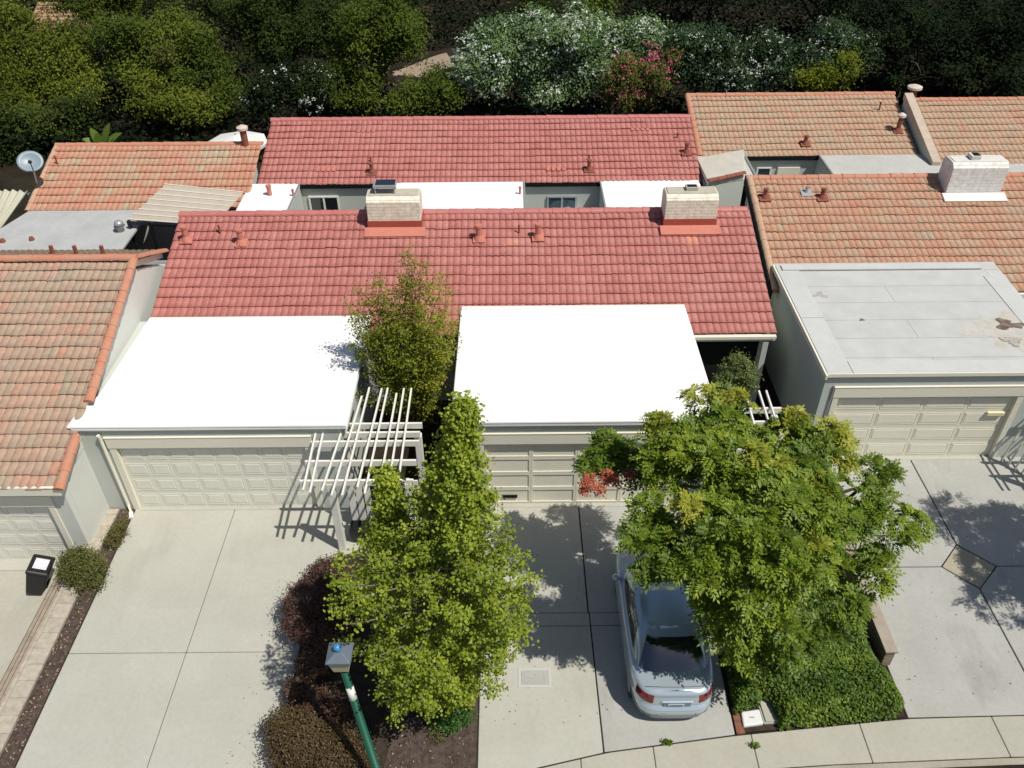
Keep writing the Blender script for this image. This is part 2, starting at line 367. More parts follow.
def vent_pipe(parent, px, py, plane, h=.42, r=.065, m='red_paint', flange=True, capm=None, capr=0, lean=0):
    """pipe standing on a roof plane given as (Y0, Z0, slope)"""
    Y0, Z0, s = plane; d = fw+rt*((px-512)/F)-up*((py-384)/F)
    t = (Z0-s*Y0-H)/(d[2]-s*d[1]); p = CAM+d*t
    mb = MB()
    mb.tube([p+[0, 0, -.1], p+[0, 0, h], p+[0, 0, h+.001]], [r, r, r*.8], 12)
    mb.tube([p+[0, 0, h-.07], p+[0, 0, h-.005]], [r*1.25, r*1.25], 12)
    if flange:
        nn = np.array([0, -s, 1])/math.hypot(1, s); al = np.array([0, 1, s])/math.hypot(1, s)
        c = p+nn*.048; a = .19
        mb.hexa([c+np.array([-a, 0, 0])-al*a-nn*.05, c+np.array([a, 0, 0])-al*a-nn*.05, c+np.array([a, 0, 0])+al*a*.8-nn*.05, c+np.array([-a, 0, 0])+al*a*.8-nn*.05],
                [c+np.array([-a, 0, 0])-al*a, c+np.array([a, 0, 0])-al*a, c+np.array([a, 0, 0])+al*a*.8, c+np.array([-a, 0, 0])+al*a*.8])
        mb.tube([p+[0, 0, .0], p+[0, 0, .15]], [r*2.0, r*1.1], 12)
    o = mb.build('vent_pipe', M[m], parent)
    if capr:
        c = MB(); c.tube([p+[0, 0, h-.02], p+[0, 0, h+.07], p+[0, 0, h+.14]], [capr, capr, capr*.35], 14); c.build('cap', M[capm], o)
    return o

def chimney(parent, px0, px1, pyb, plane, hz, depth_, mats, flash='red_paint', band='red_dark'):
    """prefab brick chimney: front foot at pixels px0..px1, row pyb on the roof plane"""
    Y0, Z0, s = plane
    def onp(px):
        d = fw+rt*((px-512)/F)-up*((pyb-384)/F); t = (Z0-s*Y0-H)/(d[2]-s*d[1]); return CAM+d*t
    a, b = onp(px0), onp(px1); x0, x1, y0, z0 = a[0], b[0], a[1], a[2]
    y1 = y0+depth_; zt = z0+hz; ch = .16
    mb = MB(); mb.prism_x(x0, x1, [(y0, z0-.15), (y0, zt-.02), (y0+ch, zt+.13), (y1-ch, zt+.13), (y1, zt-.02), (y1, z0-.15)])
    st = mb.build('chimney', mats[0], parent, bevel=.012)
    mb = MB(); mb.box(x0+.06, x1-.06, y0+ch*1.05, y1-ch*1.05, zt+.1, zt+.155)
    mb.build('crown', mats[1], st, bevel=.01)
    fl = MB(); k = math.hypot(1, s); nn = np.array([0, -s/k, 1/k]); al = np.array([0, 1/k, s/k])
    c0 = np.array([x0-.13, y0-.05, z0-.02]); c1 = np.array([x1+.13, y0-.05, z0-.02])
    fl.hexa([c0-al*.34-nn*.05, c1-al*.34-nn*.05, c1+al*.05-nn*.05, c0+al*.05-nn*.05], [c0-al*.34+nn*.055, c1-al*.34+nn*.055, c1+al*.05+nn*.06, c0+al*.05+nn*.06])
    fl.build('flashing', M[flash], st, bevel=.006)
    if band:
        bd = MB(); bd.box(x0-.025, x1+.025, y0-.025, y1+.02, z0-.1, z0+.27); bd.build('base_band', M[band], st, bevel=.006)
    return st, (x0, x1, y0, y1, zt+.155)

# ------------------------------------------------------------------ setting: ground
def structure(o): o['kind'] = 'structure'; return o
SOIL_Z = -.03
g = MB(); g.add([(-160, -30, -.62), (160, -30, -.62), (160, 220, -.62), (-160, 220, -.62)], [(0, 1, 2, 3)])
structure(g.build('ground', M['wood_soil']))
g = MB(); g.slab([(-11.62, 24), (-60, 24), (-60, 140), (90, 140), (90, 5.2), (-10.78, 5.2), (-10.78, 16.3), (-11.05, 16.3)][::-1], -.7, SOIL_Z)
structure(g.build('terrain', M['wood_soil']))
# hill rising behind the houses
hv = []; hq = []; nxh, nyh = 60, 24
for j in range(nyh):
    for i in range(nxh):
        X = -70+140*i/(nxh-1); Y = 46+50*j/(nyh-1)
        hv.append((X, Y, -.1+max(0, Y-50)*.10+.25*math.sin(X*.7+Y*.3)*min(1, max(0, Y-47)/5)))
for j in range(nyh-1):
    for i in range(nxh-1): hq.append((j*nxh+i, j*nxh+i+1, (j+1)*nxh+i+1, (j+1)*nxh+i))
structure(quads('hill', hv, hq, M['wood_soil'], smooth=True))
# footpath climbing the hill between the trees
def hill_z(X, Y): return -.1+max(0, Y-50)*.10+.25*math.sin(X*.7+Y*.3)*min(1, max(0, Y-47)/5)
pv = []; pq = []
for i in range(13):
    t = i/12; X = -6.9+3.3*t; Y = 51.2+1.5*t+.4*math.sin(2.6*t)
    for dx, dy in ((.3, -.95), (-.3, .95)): pv.append((X+dx, Y+dy, hill_z(X+dx, Y+dy)+.12))
for i in range(12): pq.append((2*i, 2*i+2, 2*i+3, 2*i+1))
structure(quads('footpath', pv, pq, mat('dusty_path', (.34, .27, .20), .95, .1, noise=(1.5, .8, (.24, .18, .13)), bump=(12, .5))))

def slabs(name, polys, m, z1=0.0, z0=-.5):
    mb = MB()
    for p in polys: mb.slab(p, z0, z1)
    return structure(mb.build(name, m, bevel=.012, segs=1))

GAP = .007
def rect(x0, x1, y0, y1): return [(x0+GAP, y0+GAP), (x1-GAP, y0+GAP), (x1-GAP, y1-GAP), (x0+GAP, y1-GAP)]
# street edge: back of pavement, front of pavement, lip of gutter as functions of X
def back_walk(X): return np.interp(X, [-12, -2, .45, 1.92, 4.68, 8.43, 11.0, 16, 26], [7.2, 8.0, 8.63, 8.96, 9.31, 9.66, 9.71, 9.65, 9.4])
def front_walk(X): return np.interp(X, [-12, .45, 1.95, 4.2, 6.49, 10.58, 16, 26], [4.5, 8.05, 8.28, 8.52, 8.66, 8.80, 8.75, 8.5])
slabs('driveway', [rect(-10.38, -7.64, 11.45, 16.0), [(-7.64+GAP, 11.45+GAP), (-5.0, 11.45+GAP), (-5.0, 13.9), (-3.9, 14.6), (-3.9, 16.0), (-7.64+GAP, 16.0)],
                   rect(-10.38, -7.64, 5.3, 11.45), rect(-7.64, -5.0, 5.3, 11.45)], M['concrete'])
bwm = [(-.79, 8.2), (.45, 8.63), (1.83, 8.94)]
slabs('driveway', [rect(-.79, 1.79, 12.46, 16.05), rect(-.79, 1.82, 12.09, 12.46), [(-.78, 8.2), (.45, 8.65), (1.84, 8.96), (1.81, 12.08), (-.78, 12.08)]], M['concrete'])
slabs('driveway', [rect(1.81, 4.72, 12.46, 16.05), rect(1.83, 4.72, 12.09, 12.46), [(1.87, 8.97), (4.68, 9.33), (4.71, 12.08), (1.84, 12.08)]], M['concrete_old'])
DX, DY, DR = 11.58, 13.77, .70
slabs('driveway', [rect(8.5, 11.56, 13.77+DR+.0, 17.85) if False else [(8.5, 13.78), (10.87, 13.78), (11.55, 14.49), (11.55, 17.8), (8.5, 17.8)],
                   [(11.58, 17.8), (11.58, 14.5), (12.29, 13.78), (15.3, 13.78), (15.3, 17.8)],
                   [(8.5, 9.68), (11.52, 9.73), (11.53, 13.06), (10.87, 13.755), (8.5, 13.755)],
                   [(11.55, 9.73), (15.3, 9.68), (15.3, 13.755), (12.29, 13.755), (11.56, 13.06)]], M['concrete_old'])
slabs('paving_diamond', [[(10.90, 13.77), (11.565, 13.09), (12.26, 13.77), (11.565, 14.47)]], M['gravel'], z1=-.006)
# pavement with its joints
wx = [.2, 1.36, 2.9, 5.02, 7.4, 10.3, 13.2, 16.5]
wk = []
for i in range(len(wx)-1):
    a, b = wx[i]+GAP, wx[i+1]-GAP; xs = np.linspace(a, b, 6)
    wk.append([(x, front_walk(x)) for x in xs]+[(x, back_walk(x)-GAP*2) for x in xs[::-1]])
slabs('pavement', wk, M['concrete_warm'])
xs = np.linspace(.2, 16.5, 24)
slabs('kerb', [[(x, front_walk(x)-.16) for x in xs]+[(x, front_walk(x)-.012) for x in xs[::-1]]], M['gutter'], z1=-.02)
slabs('gutter', [[(x, front_walk(x)-.6) for x in xs]+[(x, front_walk(x)-.17) for x in xs[::-1]]], M['gutter'], z1=-.13)
g = MB(); g.add([(-40, -30, -.16), (60, -30, -.16), (60, 8.3, -.16), (16, 8.3, -.16), (.2, 7.5, -.16), (-10.8, 4.4, -.16), (-40, 4.4, -.16)], [(0, 1, 2, 3, 4, 5, 6)])
structure(g.build('road', M['asphalt']))
slabs('driveway', [[(-30, 5.3), (-11.72, 5.3), (-11.72, 14.7), (-30, 14.7)]], M['concrete_warm'], z1=-.5, z0=-.6)
# beds
def bed(name, poly, m, z=.012):
    mb = MB(); mb.slab(poly, -.3, z); return structure(mb.build(name, m))
bed('planting_bed', [(-4.98, 5.3), (-.80, 8.2), (-.80, 15.9), (-3.88, 15.9), (-3.88, 14.58), (-4.98, 13.88)], M['soil'])
bed('leaf_litter', [(-2.9, 7.1), (-.81, 8.2), (-.81, 10.4), (-2.6, 9.6)], M['litter'], .03)
bed('planting_bed', [(4.73, 9.35), (8.44, 9.68), (8.44, 16.6), (4.73, 16.05)], M['soil'])
bed('bark_strip', [(-10.78, 5.3), (-10.39, 5.3), (-10.39, 15.98), (-10.78, 15.98)], M['litter'], .02)

# dry leaves scattered on the bark strip and in the bed
def scatter_leaves(name, region, n, size, m, z=.03):
    x0, x1, y0, y1 = region; P = np.stack([RNG.uniform(x0, x1, n), RNG.uniform(y0, y1, n), np.full(n, z)+RNG.uniform(0, .02, n)], 1)
    return leaves(name, P, np.tile([0, 0, 1.0], (n, 1)), size, m, None, RNG.random(n), up_jit=.5)

def leaves(name, P, N, size, m, parent, tint, up_jit=.7, aspect=.55, sizes=None):
    n = len(P); N = N+RNG.normal(0, up_jit, (n, 3)); N /= np.linalg.norm(N, axis=1)[:, None]+1e-9
    R = RNG.normal(0, 1, (n, 3)); T = np.cross(N, R); T /= np.linalg.norm(T, axis=1)[:, None]+1e-9; B = np.cross(N, T)
    s = (size*RNG.uniform(.65, 1.3, n) if sizes is None else sizes)[:, None]
    a = P-T*s*.5; c = P+T*s*.5; b = P+B*s*aspect*.5+N*s*.10; d = P-B*s*aspect*.5+N*s*.10
    V = np.stack([a, b, c, d], 1).reshape(-1, 3); Q = np.arange(4*n).reshape(-1, 4)
    return quads(name, V, Q, m, parent, np.repeat(np.clip(tint, 0, 1), 4))

DRY = ramp_mat('dry_leaf', [(0, (.08, .05, .032)), (.6, (.20, .135, .085)), (1, (.40, .32, .235))])
tag(scatter_leaves('dry_leaves', (-10.76, -10.4, 5.6, 15.9), 700, .06, DRY), 'dry brown leaves littering the narrow bark strip beside the left driveway', 'dry leaves', kind='stuff')
tag(scatter_leaves('dry_leaves', (-2.7, -.85, 8.0, 10.0), 380, .05, DRY, .045), 'fallen brown leaves on the bare bed below the bright green tree', 'dry leaves', kind='stuff')

tag(scatter_leaves('dry_leaves', (-6.0, -5.02, 6.6, 13.5), 70, .05, DRY, .004), 'few dry leaves blown along the right edge of the left driveway', 'dry leaves', kind='stuff')
tag(scatter_leaves('dry_leaves', (-.7, 4.6, 9.6, 15.8), 150, .045, DRY, .004), 'thin scatter of dry leaves over the middle driveway around the car', 'dry leaves', kind='stuff')
tag(scatter_leaves('dry_leaves', (8.7, 12.5, 10.0, 16.5), 90, .045, DRY, .004), 'thin scatter of dry leaves over the right driveway beside the planter wall', 'dry leaves', kind='stuff')
# ------------------------------------------------------------------ garage door builder
def garage_door(parent, x0, x1, y, z0, z1, cols, rows, style, m):
    """sectional door: sections with raised (or framed) panels"""
    mb = MB(); cw = (x1-x0)/cols; rh = (z1-z0)/rows
    for r in range(rows):
        za, zb = z0+r*rh+.006, z0+(r+1)*rh-.006
        mb.box(x0, x1, y, y+.045, za, zb)
        for c in range(cols):
            xa, xb = x0+c*cw, x0+(c+1)*cw
            if style == 'raised':
                mx, mz = .075, .105
                a = [(xa+mx, y-.002, za+mz), (xb-mx, y-.002, za+mz), (xb-mx, y-.002, zb-mz), (xa+mx, y-.002, zb-mz)]
                k = .03; t = -.012
                # sunk groove frame then raised field
                o = [(xa+mx-.02, y-.008, za+mz-.02), (xb-mx+.02, y-.014, za+mz-.02), (xb-mx+.02, y-.014, zb-mz+.02), (xa+mx-.02, y-.014, zb-mz+.02)]
                b = [(p[0]+(k if i in (0, 3) else -k), y+t, p[2]+(k if i < 2 else -k)) for i, p in enumerate(a)]
                mb.add(a+b, [(0, 1, 5, 4), (1, 2, 6, 5), (2, 3, 7, 6), (3, 0, 4, 7), (4, 5, 6, 7)])
                w_ = .018
                for (p, q) in (((xa+mx-.03, za+mz-.03), (xb-mx+.03, za+mz-.03+w_)), ((xa+mx-.03, zb-mz+.03-w_), (xb-mx+.03, zb-mz+.03)),
                               ((xa+mx-.03, za+mz-.03+w_), (xa+mx-.03+w_, zb-mz+.03-w_)), ((xb-mx+.03-w_, za+mz-.03+w_), (xb-mx+.03, zb-mz+.03-w_))):
                    mb.box(p[0], q[0], y-.009, y-.0025, p[1], q[1])
            else:
                fr = .055
                mb.box(xa+.002, xa+fr, y-.022, y-.003, za, zb); mb.box(xb-fr, xb-.002, y-.022, y-.003, za, zb)
                mb.box(xa+fr, xb-fr, y-.022, y-.003, za, za+.06); mb.box(xa+fr, xb-fr, y-.022, y-.003, zb-.06, zb)
    return mb.build('garage_door', m, parent)

def trim_frame(parent, x0, x1, y, z0, z1, wd, m='trim'):
    """cream frame round a garage opening: two jambs and a lintel"""
    mb = MB()
    mb.box(x0-wd, x0, y-.03, y+.16, z0, z1); mb.box(x1, x1+wd, y-.03, y+.16, z0, z1)
    mb.box(x0-wd-.02, x1+wd+.02, y-.045, y+.16, z1, z1+.34); mb.box(x0-wd-.04, x1+wd+.04, y-.055, y+.05, z1+.34, z1+.375)
    return mb.build('door_trim', M[m], parent, bevel=.008)

def garage_walls(mb, X0, X1, Yf, Yb, z0, zt, dx0, dx1, dz):
    mb.box(X0, X1, Yf+.205, Yb, z0, zt)
    mb.box(X0, dx0-.012, Yf, Yf+.2, z0, zt); mb.box(dx1+.012, X1, Yf, Yf+.2, z0, zt); mb.box(dx0-.012, dx1+.012, Yf, Yf+.2, dz+.03, zt)

# ------------------------------------------------------------------ central duplex, red tiles
PF = (21.2, 3.05, .33)                                   # plane of the central front roof
R1 = thing('duplex_house', 'pair of attached houses with bright red tile roofs and two white flat garage roofs', 'house', (-1.5, 21, 0))
wl = MB()
garage_walls(wl, -11.2, -4.35, 16.0, 20.8, -.3, 2.95, -10.24, -5.36, 2.3)
garage_walls(wl, -1.42, 5.15, 16.03, 21.1, -.3, 2.99, -.74, 4.14, 2.3)
wl.prism_x(-10.72, 7.74, [(20.62, -.3), (20.62, 2.62), (25.0, 4.08), (25.0, -.3)])
wl.prism_x(-9.68, 7.2, [(30.15, -.3), (30.15, 2.8), (33.55, 3.92), (33.55, -.3)])
# atrium and side walls between front and rear range
wl.box(-10.72, -10.5, 25.0, 30.1, -.3, 2.9); wl.box(7.0, 7.2, 25.0, 30.1, -.3, 2.9)
for xa in (-8.22, -5.13, .39, 3.47): wl.box(xa, xa+.12, 25.05, 30.12, -.3, 2.89)
wl.build('wall', M['wall'], R1)
fl = MB()
fl.slab([(-10.5, 25.1), (7.0, 25.1), (7.0, 30.1), (-10.5, 30.1)], -.3, .02); fl.build('atrium_floor', M['concrete_old'], R1)

def flat_roof(poly, z0, z1, m, edge):
    lift = lambda y: .085*max(0, min(1, (20.9-y)/5))
    mb = MB(); mb.hexa([(x, y, z0+lift(y)) for x, y in poly], [(x, y, z1+lift(y)) for x, y in poly]); o = mb.build('flat_roof', m, R1 if edge is None else edge, bevel=.03); return o
a_ = [(-11.24, 15.93), (-4.18, 15.92), (-4.2, 21.0), (-10.83, 21.0), (-10.93, 17.2), (-11.2, 16.6)]
flat_roof(a_, 2.90, 2.985, M['white_roof'], None)
b_ = [(-1.55, 15.92), (5.24, 15.92), (5.24, 21.35), (-1.52, 21.35)]
flat_roof(b_, 2.95, 3.04, M['white_roof'], None)
ed = MB()
ed.box(-11.15, -4.19, 15.93, 15.96, 2.92, 2.98); ed.box(-1.54, 5.23, 15.93, 15.96, 2.96, 3.03)
ed.box(-4.25, -4.2, 15.945, 20.8, 2.80, 2.897); ed.box(-1.545, -1.49, 15.945, 21.0, 2.85, 2.947); ed.box(5.18, 5.235, 15.945, 20.4, 2.85, 2.947)
ed.box(-1.5, 5.22, 21.12, 21.30, 3.0, 3.075); ed.box(-10.8, -4.22, 20.78, 20.94, 2.94, 3.005)
ed.build('roof_edge', M['white_edge'], R1, bevel=.008)
# rear flat roofs leave two atriums open
mb = MB()
for x0, x1, y0, y1 in ((-9.98, -8.08, 25.3, 30.08), (-5.15, .53, 25.3, 30.08), (3.45, 7.22, 25.3, 30.08), (-8.08, -5.15, 25.3, 26.6), (.53, 3.45, 25.3, 26.6)):
    mb.box(x0+.001, x1-.001, y0, y1, 2.9, 3.0)
mb.build('flat_roof', M['white_roof'], R1)
# parapet flashings round the atriums
for x0 in (-8.08, -5.15, .53, 3.45):
    mb = MB(); mb.box(x0-.03, x0+.03, 26.6, 30.05, 3.003, 3.05); mb.build('atrium_edge', M['metal'], R1, bevel=.006)
tr = tile_roof('tile_roof', R1, -10.83, 7.82, 20.28, 2.75, 25.08, .33, RED, 3)
mb = MB(); barrels(mb, (-10.83, 25.08, 4.26), (7.72, 25.08, 4.26), .14); mb.build('ridge_cap', RED_RIDGE, tr, smooth=False)
mb = MB(); mb.box(-10.8, 7.74, 25.1, 25.14, 2.95, 4.24); mb.build('back_board', M['red_dark'], tr)
mb = MB(); mb.box(5.25, 7.8, 20.24, 20.30, 2.44, 2.66); mb.box(5.25, 7.8, 20.16, 20.238, 2.55, 2.66); mb.build('gutter', M['trim'], tr, bevel=.01)
PR = (30.1, 3.0, .33)
tr2 = tile_roof('tile_roof', R1, -9.74, 7.36, 30.05, 2.99, 33.67, .33, RED, 5)
mb = MB(); barrels(mb, (-9.74, 33.67, 4.11), (7.36, 33.67, 4.11), .13); mb.build('ridge_cap', RED_RIDGE, tr2)
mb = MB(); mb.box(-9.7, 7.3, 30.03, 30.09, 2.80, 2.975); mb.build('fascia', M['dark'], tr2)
# chimneys
c1, k1 = chimney(R1, 369, 421.5, 228.5, PF, .93, .80, (M['brick_tan'], M['brick_tan_top']))
c2, k2 = chimney(R1, 663.5, 715, 226.5, PF, .93, .80, (M['brick_tan'], M['brick_tan_top']))
mb = MB(); x0, x1, y0, y1, zt = k2; cx = (x0+x1)/2
mb.box(cx-.18, cx+.20, y0+.3, y0+.55, zt, zt+.12); f_ = mb.build('flue', M['brick_tan_top'], c2, bevel=.01)
mb = MB(); mb.box(cx-.14, cx+.16, y0+.34, y0+.51, zt+.121, zt+.128); mb.build('flue_opening', M['dark'], c2)
mb = MB(); x0, x1, y0, y1, zt = k1; cx = x0+.60
for sx in (-.3, .3):
    for sy in (.25, .6): mb.beam((cx+sx, y0+sy, zt-.02), (cx+sx, y0+sy, zt+.2), .04, .04)
mb.box(cx-.36, cx+.36, y0+.2, y0+.68, zt+.2, zt+.29); mb.build('chimney_cap', M['metal'], c1, bevel=.01)
mb = MB(); mb.box(cx-.29, cx+.33, y0+.26, y0+.63, zt+.292, zt+.31); mb.build('cap_top', M['glass_dark'], c1)
# vents
for px, py, h, r in ((187, 240, .50, .095), (241.5, 243, .50, .095), (479, 239, .50, .095), (538, 237.5, .50, .095)): vent_pipe(R1, px, py, PF, h, r)
for px, py in ((220, 232), (519, 232)): vent_pipe(R1, px, py, PF, .25, .03, 'rust', False)
for px, py in ((372, 173), (589, 170), (686, 153)): vent_pipe(R1, px, py, PR, .42, .075, 'rust')
for px, py in ((371, 162), (589, 160), (677, 138)): vent_pipe(R1, px, py, PR, .22, .03, 'rust', False)
for px, py, h, r in ((270, 195, .40, .085), (293.5, 196, .28, .04)): vent_pipe(R1, px, py, (30, 3.0, 0), h, r, 'red_paint', False)
vent_pipe(R1, 520, 194, (30, 3.0, 0), .3, .04, 'red_paint', False)
# roof patches: a few replaced tiles show brighter orange
for px, py, pl in ((366, 129.5, PR), (326, 168.5, PR), (556, 168, PR), (640, 128, PR)):
    Y0, Z0, s = pl; d = fw+rt*((px-512)/F)-up*((py-384)/F); t = (Z0-s*Y0-H)/(d[2]-s*d[1]); p = CAM+d*t
    k = math.hypot(1, s); nn = np.array([0, -s/k, 1/k]); al = np.array([0, 1/k, s/k]); ex = np.array([1.0, 0, 0]); mb = MB()
    for i in range(4):
        c = p+ex*(i-1.5)*.205; mb.hexa([c-ex*.09-al*.16-nn*.06, c+ex*.09-al*.16-nn*.06, c+ex*.09+al*.16-nn*.06, c-ex*.09+al*.16-nn*.06],
                                      [c-ex*.06-al*.16+nn*.030, c+ex*.06-al*.16+nn*.030, c+ex*.06+al*.16-nn*.012, c-ex*.06+al*.16-nn*.012])
    mb.build('patch_tile', M['red_paint'], tr2, bevel=.01)
# garage fronts
trim_frame(R1, -10.24, -5.36, 16.0, -.02, 2.29, .17); trim_frame(R1, -.74, 4.14, 16.03, -.02, 2.29, .17)
garage_door(R1, -10.23, -5.37, 16.085, .0, 2.28, 8, 4, 'raised', M['door_grey'])
gd = garage_door(R1, -.73, 4.13, 16.115, .0, 2.28, 4, 4, 'framed', M['door'])
mb = MB(); mb.box(-.28, .12, 16.075, 16.113, .22, .31); mb.build('mail_slot', M['dark'], gd)
mb = MB(); mb.tube([(-10.5, 15.9, 2.8), (-10.5, 15.93, 2.6), (-10.5, 15.95, .25), (-10.42, 15.8, .06)], .045, 8); mb.build('downpipe', M['trim'], R1)
mb = MB(); mb.tube([(-10.42, 15.80, .07), (-10.36, 15.62, .03)], .06, 8); mb.build('downpipe_shoe', M['white_paint'], R1)
for a, b in ((-10.23, -5.37), (-.73, 4.13)):
    mb = MB(); mb.box(a, b, 15.93, 16.08, -.01, .012); mb.build('door_sill', M['concrete'], R1)
# atrium windows
def window(parent, p0, p1, z0, z1, y, panes, fm, gm):
    mb = MB(); t = .07
    mb.box(p0, p1, y-.06, y, z1-t, z1); mb.box(p0, p1, y-.06, y, z0, z0+t); w_ = (p1-p0-t)/panes
    for i in range(panes+1): mb.box(p0+i*w_, p0+i*w_+t, y-.058, y-.001, z0+t, z1-t)
    f = mb.build('window', fm, parent, bevel=.006)
    g_ = MB(); g_.box(p0+t, p1-t, y-.03, y-.015, z0+t, z1-t); g_.build('pane', gm, f); return f
a = at(308, 196, y=30.12); b = at(341, 214, y=30.12)
window(R1, a[0], b[0], 1.35, a[2], 30.14, 2, M['white_paint'], M['glass_dark'])
a = at(547, 196, y=30.12); b = at(577, 196, y=30.12)
window(R1, a[0], b[0], 1.2, a[2], 30.14, 2, M['metal'], M['glass_blue'])
# entrance under the right eave: flat black panel painted as its shade
mb = MB(); mb.box(5.5, 7.6, 20.55, 20.60, 0, 2.4); mb.build('entrance_shade', M['dark'], R1)
for a, b in ((5.27, 5.42), (7.45, 7.62)):
    mb = MB(); mb.box(a, b, 20.2, 20.55, 0, 2.43); mb.build('entrance_post', M['wall'], R1, bevel=.01)
mb = MB(); mb.box(-3.7, -2.7, 20.55, 20.60, 0, 2.15); mb.build('front_door', M['dark'], R1)

# ------------------------------------------------------------------ right duplex, weathered orange tiles
R2 = thing('duplex_house', 'right-hand pair of attached houses with weathered orange tiles and a stained grey garage roof', 'house', (15, 23, 0))
wl = MB()
garage_walls(wl, 8.46, 15.3, 17.75, 23.0, -.3, 3.05, 8.95, 13.87, 2.3)
wl.prism_x(8.42, 27.2, [(22.9, -.3), (22.9, 2.62), (27.4, 4.02), (27.4, -.3)])
wl.prism_x(7.75, 16.45, [(32.35, -.3), (32.35, 2.8), (35.9, 3.98), (35.9, -.3)])
wl.prism_x(16.9, 27, [(31.4, -.3), (31.4, 2.8), (35.0, 3.98), (35.0, -.3)])
for xa in (9.36, 12.5): wl.box(xa, xa+.12, 27.5, 32.33, -.3, 2.89)
wl.build('wall', M['wall'], R2)
mb = MB(); mb.box(8.6, 27, 27.5, 32.3, -.3, .02); mb.build('atrium_floor', M['concrete_old'], R2)
mb = MB()
mb.hexa([(8.43, 17.70, 3.055), (15.33, 17.70, 3.055), (15.5, 23.5, 3.055), (8.43, 23.5, 3.055)], [(8.43, 17.70, 3.17), (15.33, 17.70, 3.17), (15.5, 23.5, 3.17), (8.43, 23.5, 3.17)])
fr = mb.build('flat_roof', M['grey_roof'], R2, bevel=.02)
mb = MB()
mb.slab([(8.45, 17.7), (9.12, 17.7), (9.12, 20.35), (8.45, 20.35)], 3.172, 3.186); mb.slab([(8.45, 20.37), (9.12, 20.37), (9.12, 23.3), (8.45, 23.3)], 3.172, 3.188)
mb.slab([(9.14, 17.7), (15.3, 17.7), (15.3, 18.25), (9.14, 18.25)], 3.172, 3.186)
mb.slab([(14.72, 18.28), (15.33, 18.28), (15.42, 22.6), (14.78, 22.6)], 3.172, 3.188)
mb.slab([(8.6, 23.0), (14.9, 23.0), (14.9, 23.3), (8.6, 23.3)], 3.190, 3.235)
mb.build('edge_sheet', mat('grey_sheet', (.52, .53, .515), .7, .3, noise=(1.2, .7, (.46, .47, .455)), fine=(8, .06)), fr, bevel=.006)
# rust blotch left by standing water, an irregular flat stain patch
def blotch(cx, cy, r, z, seed, m, n=28, sx=1.2):
    rg = random.Random(seed); mb = MB(); pts = []
    for i in range(n):
        t = 2*math.pi*i/n; q = r*(.75+.25*math.sin(3*t+seed)+.3*rg.uniform(-1, 1)); pts.append((cx+sx*q*math.cos(t), cy+q*math.sin(t), z))
    mb.add(pts, [tuple(range(n))]); return mb
st = mat('rust_stain', (.11, .07, .05), .9, .2, noise=(7, .9, (.26, .21, .17)), fine=(12, .3))
st2 = mat('dirt_stain', (.34, .31, .26), .9, .2, noise=(3, .9, (.40, .39, .36)), fine=(12, .2))
st3 = mat('ochre_stain', (.46, .43, .35), .9, .2, noise=(2, .9, (.49, .485, .46)), fine=(8, .08))
blotch(13.9, 19.6, 1.0, 3.1735, 5, st3).build('water_stain', st3, fr)
p = at(1008, 325, z=3.17); blotch(p[0], p[1], .34, 3.19, 2, st).build('rust_stain', st, fr); blotch(p[0]+.42, p[1]-.35, .10, 3.19, 9, st).build('rust_stain', st, fr)
p = at(1012, 341, z=3.17); blotch(p[0], p[1], .26, 3.19, 6, st2).build('dirt_stain', st2, fr)
p = at(862, 320, z=3.17); blotch(p[0], p[1], .07, 3.19, 3, st).build('rust_stain', st, fr)
p = at(820, 295, z=3.17); blotch(p[0], p[1], .16, 3.1745, 4, st2, sx=1.8).build('dirt_stain', st2, fr)
mb = MB(); mb.box(8.40, 15.36, 17.665, 17.695, 3.07, 3.19); mb.box(8.37, 8.425, 17.6, 23.4, 3.04, 3.19); mb.build('roof_edge', M['trim'], R2, bevel=.008)
PRF = (23.43, 3.0, .33)
tr = tile_roof('tile_roof', R2, 8.26, 27.2, 22.5, 2.71, 27.45, .33, ORANGE, 21)
mb = MB(); barrels(mb, (8.26, 27.45, 4.27), (27.2, 27.55, 4.27), .13); mb.build('ridge_cap', ORANGE_RIDGE, tr)
mb = MB(); barrels(mb, (8.36, 22.6, 2.72), (8.36, 27.4, 4.29), .12); mb.build('rake_tile', TAN_RIDGE, tr)
mb = MB(); mb.prism_x(8.20, 8.245, [(22.5, 2.45), (22.5, 2.72), (27.45, 4.36), (27.45, 4.10)]); mb.build('barge_board', M['dark'], tr)
mb = MB(); mb.box(15.2, 27, 22.38, 22.48, 2.46, 2.63); mb.build('gutter', M['trim'], tr, bevel=.01)
mb = MB(); mb.box(8.4, 27.0, 27.44, 27.48, 2.95, 4.26); mb.build('back_board', M['trim'], tr)
mb = MB(); barrels(mb, (15.40, 22.75, 2.80), (15.1, 23.55, 3.06), .12); mb.build('loose_cap_tile', M['rust'], tr)
# rear range
mb = MB()
for x0, x1, y0, y1 in ((7.4, 9.48, 29.9, 32.3), (12.49, 17.3, 27.52, 32.3), (9.48, 12.49, 27.52, 28.9), (17.3, 26, 27.52, 31.35)): mb.box(x0+.001, x1-.001, y0, y1, 2.9, 3.0)
mb.build('flat_roof', mat('pale_grey_membrane', (.47, .47, .44), .8, .3, noise=(1.2, .8, (.40, .40, .37)), fine=(6, .08), stain=[((1, 1, 1), .62, (.36, .32, .26), .4)]), R2)
for x0 in (9.45, 12.45):
    mb = MB(); mb.box(x0, x0+.07, 28.9, 32.28, 3.003, 3.06); mb.build('atrium_edge', M['metal'], R2, bevel=.006)
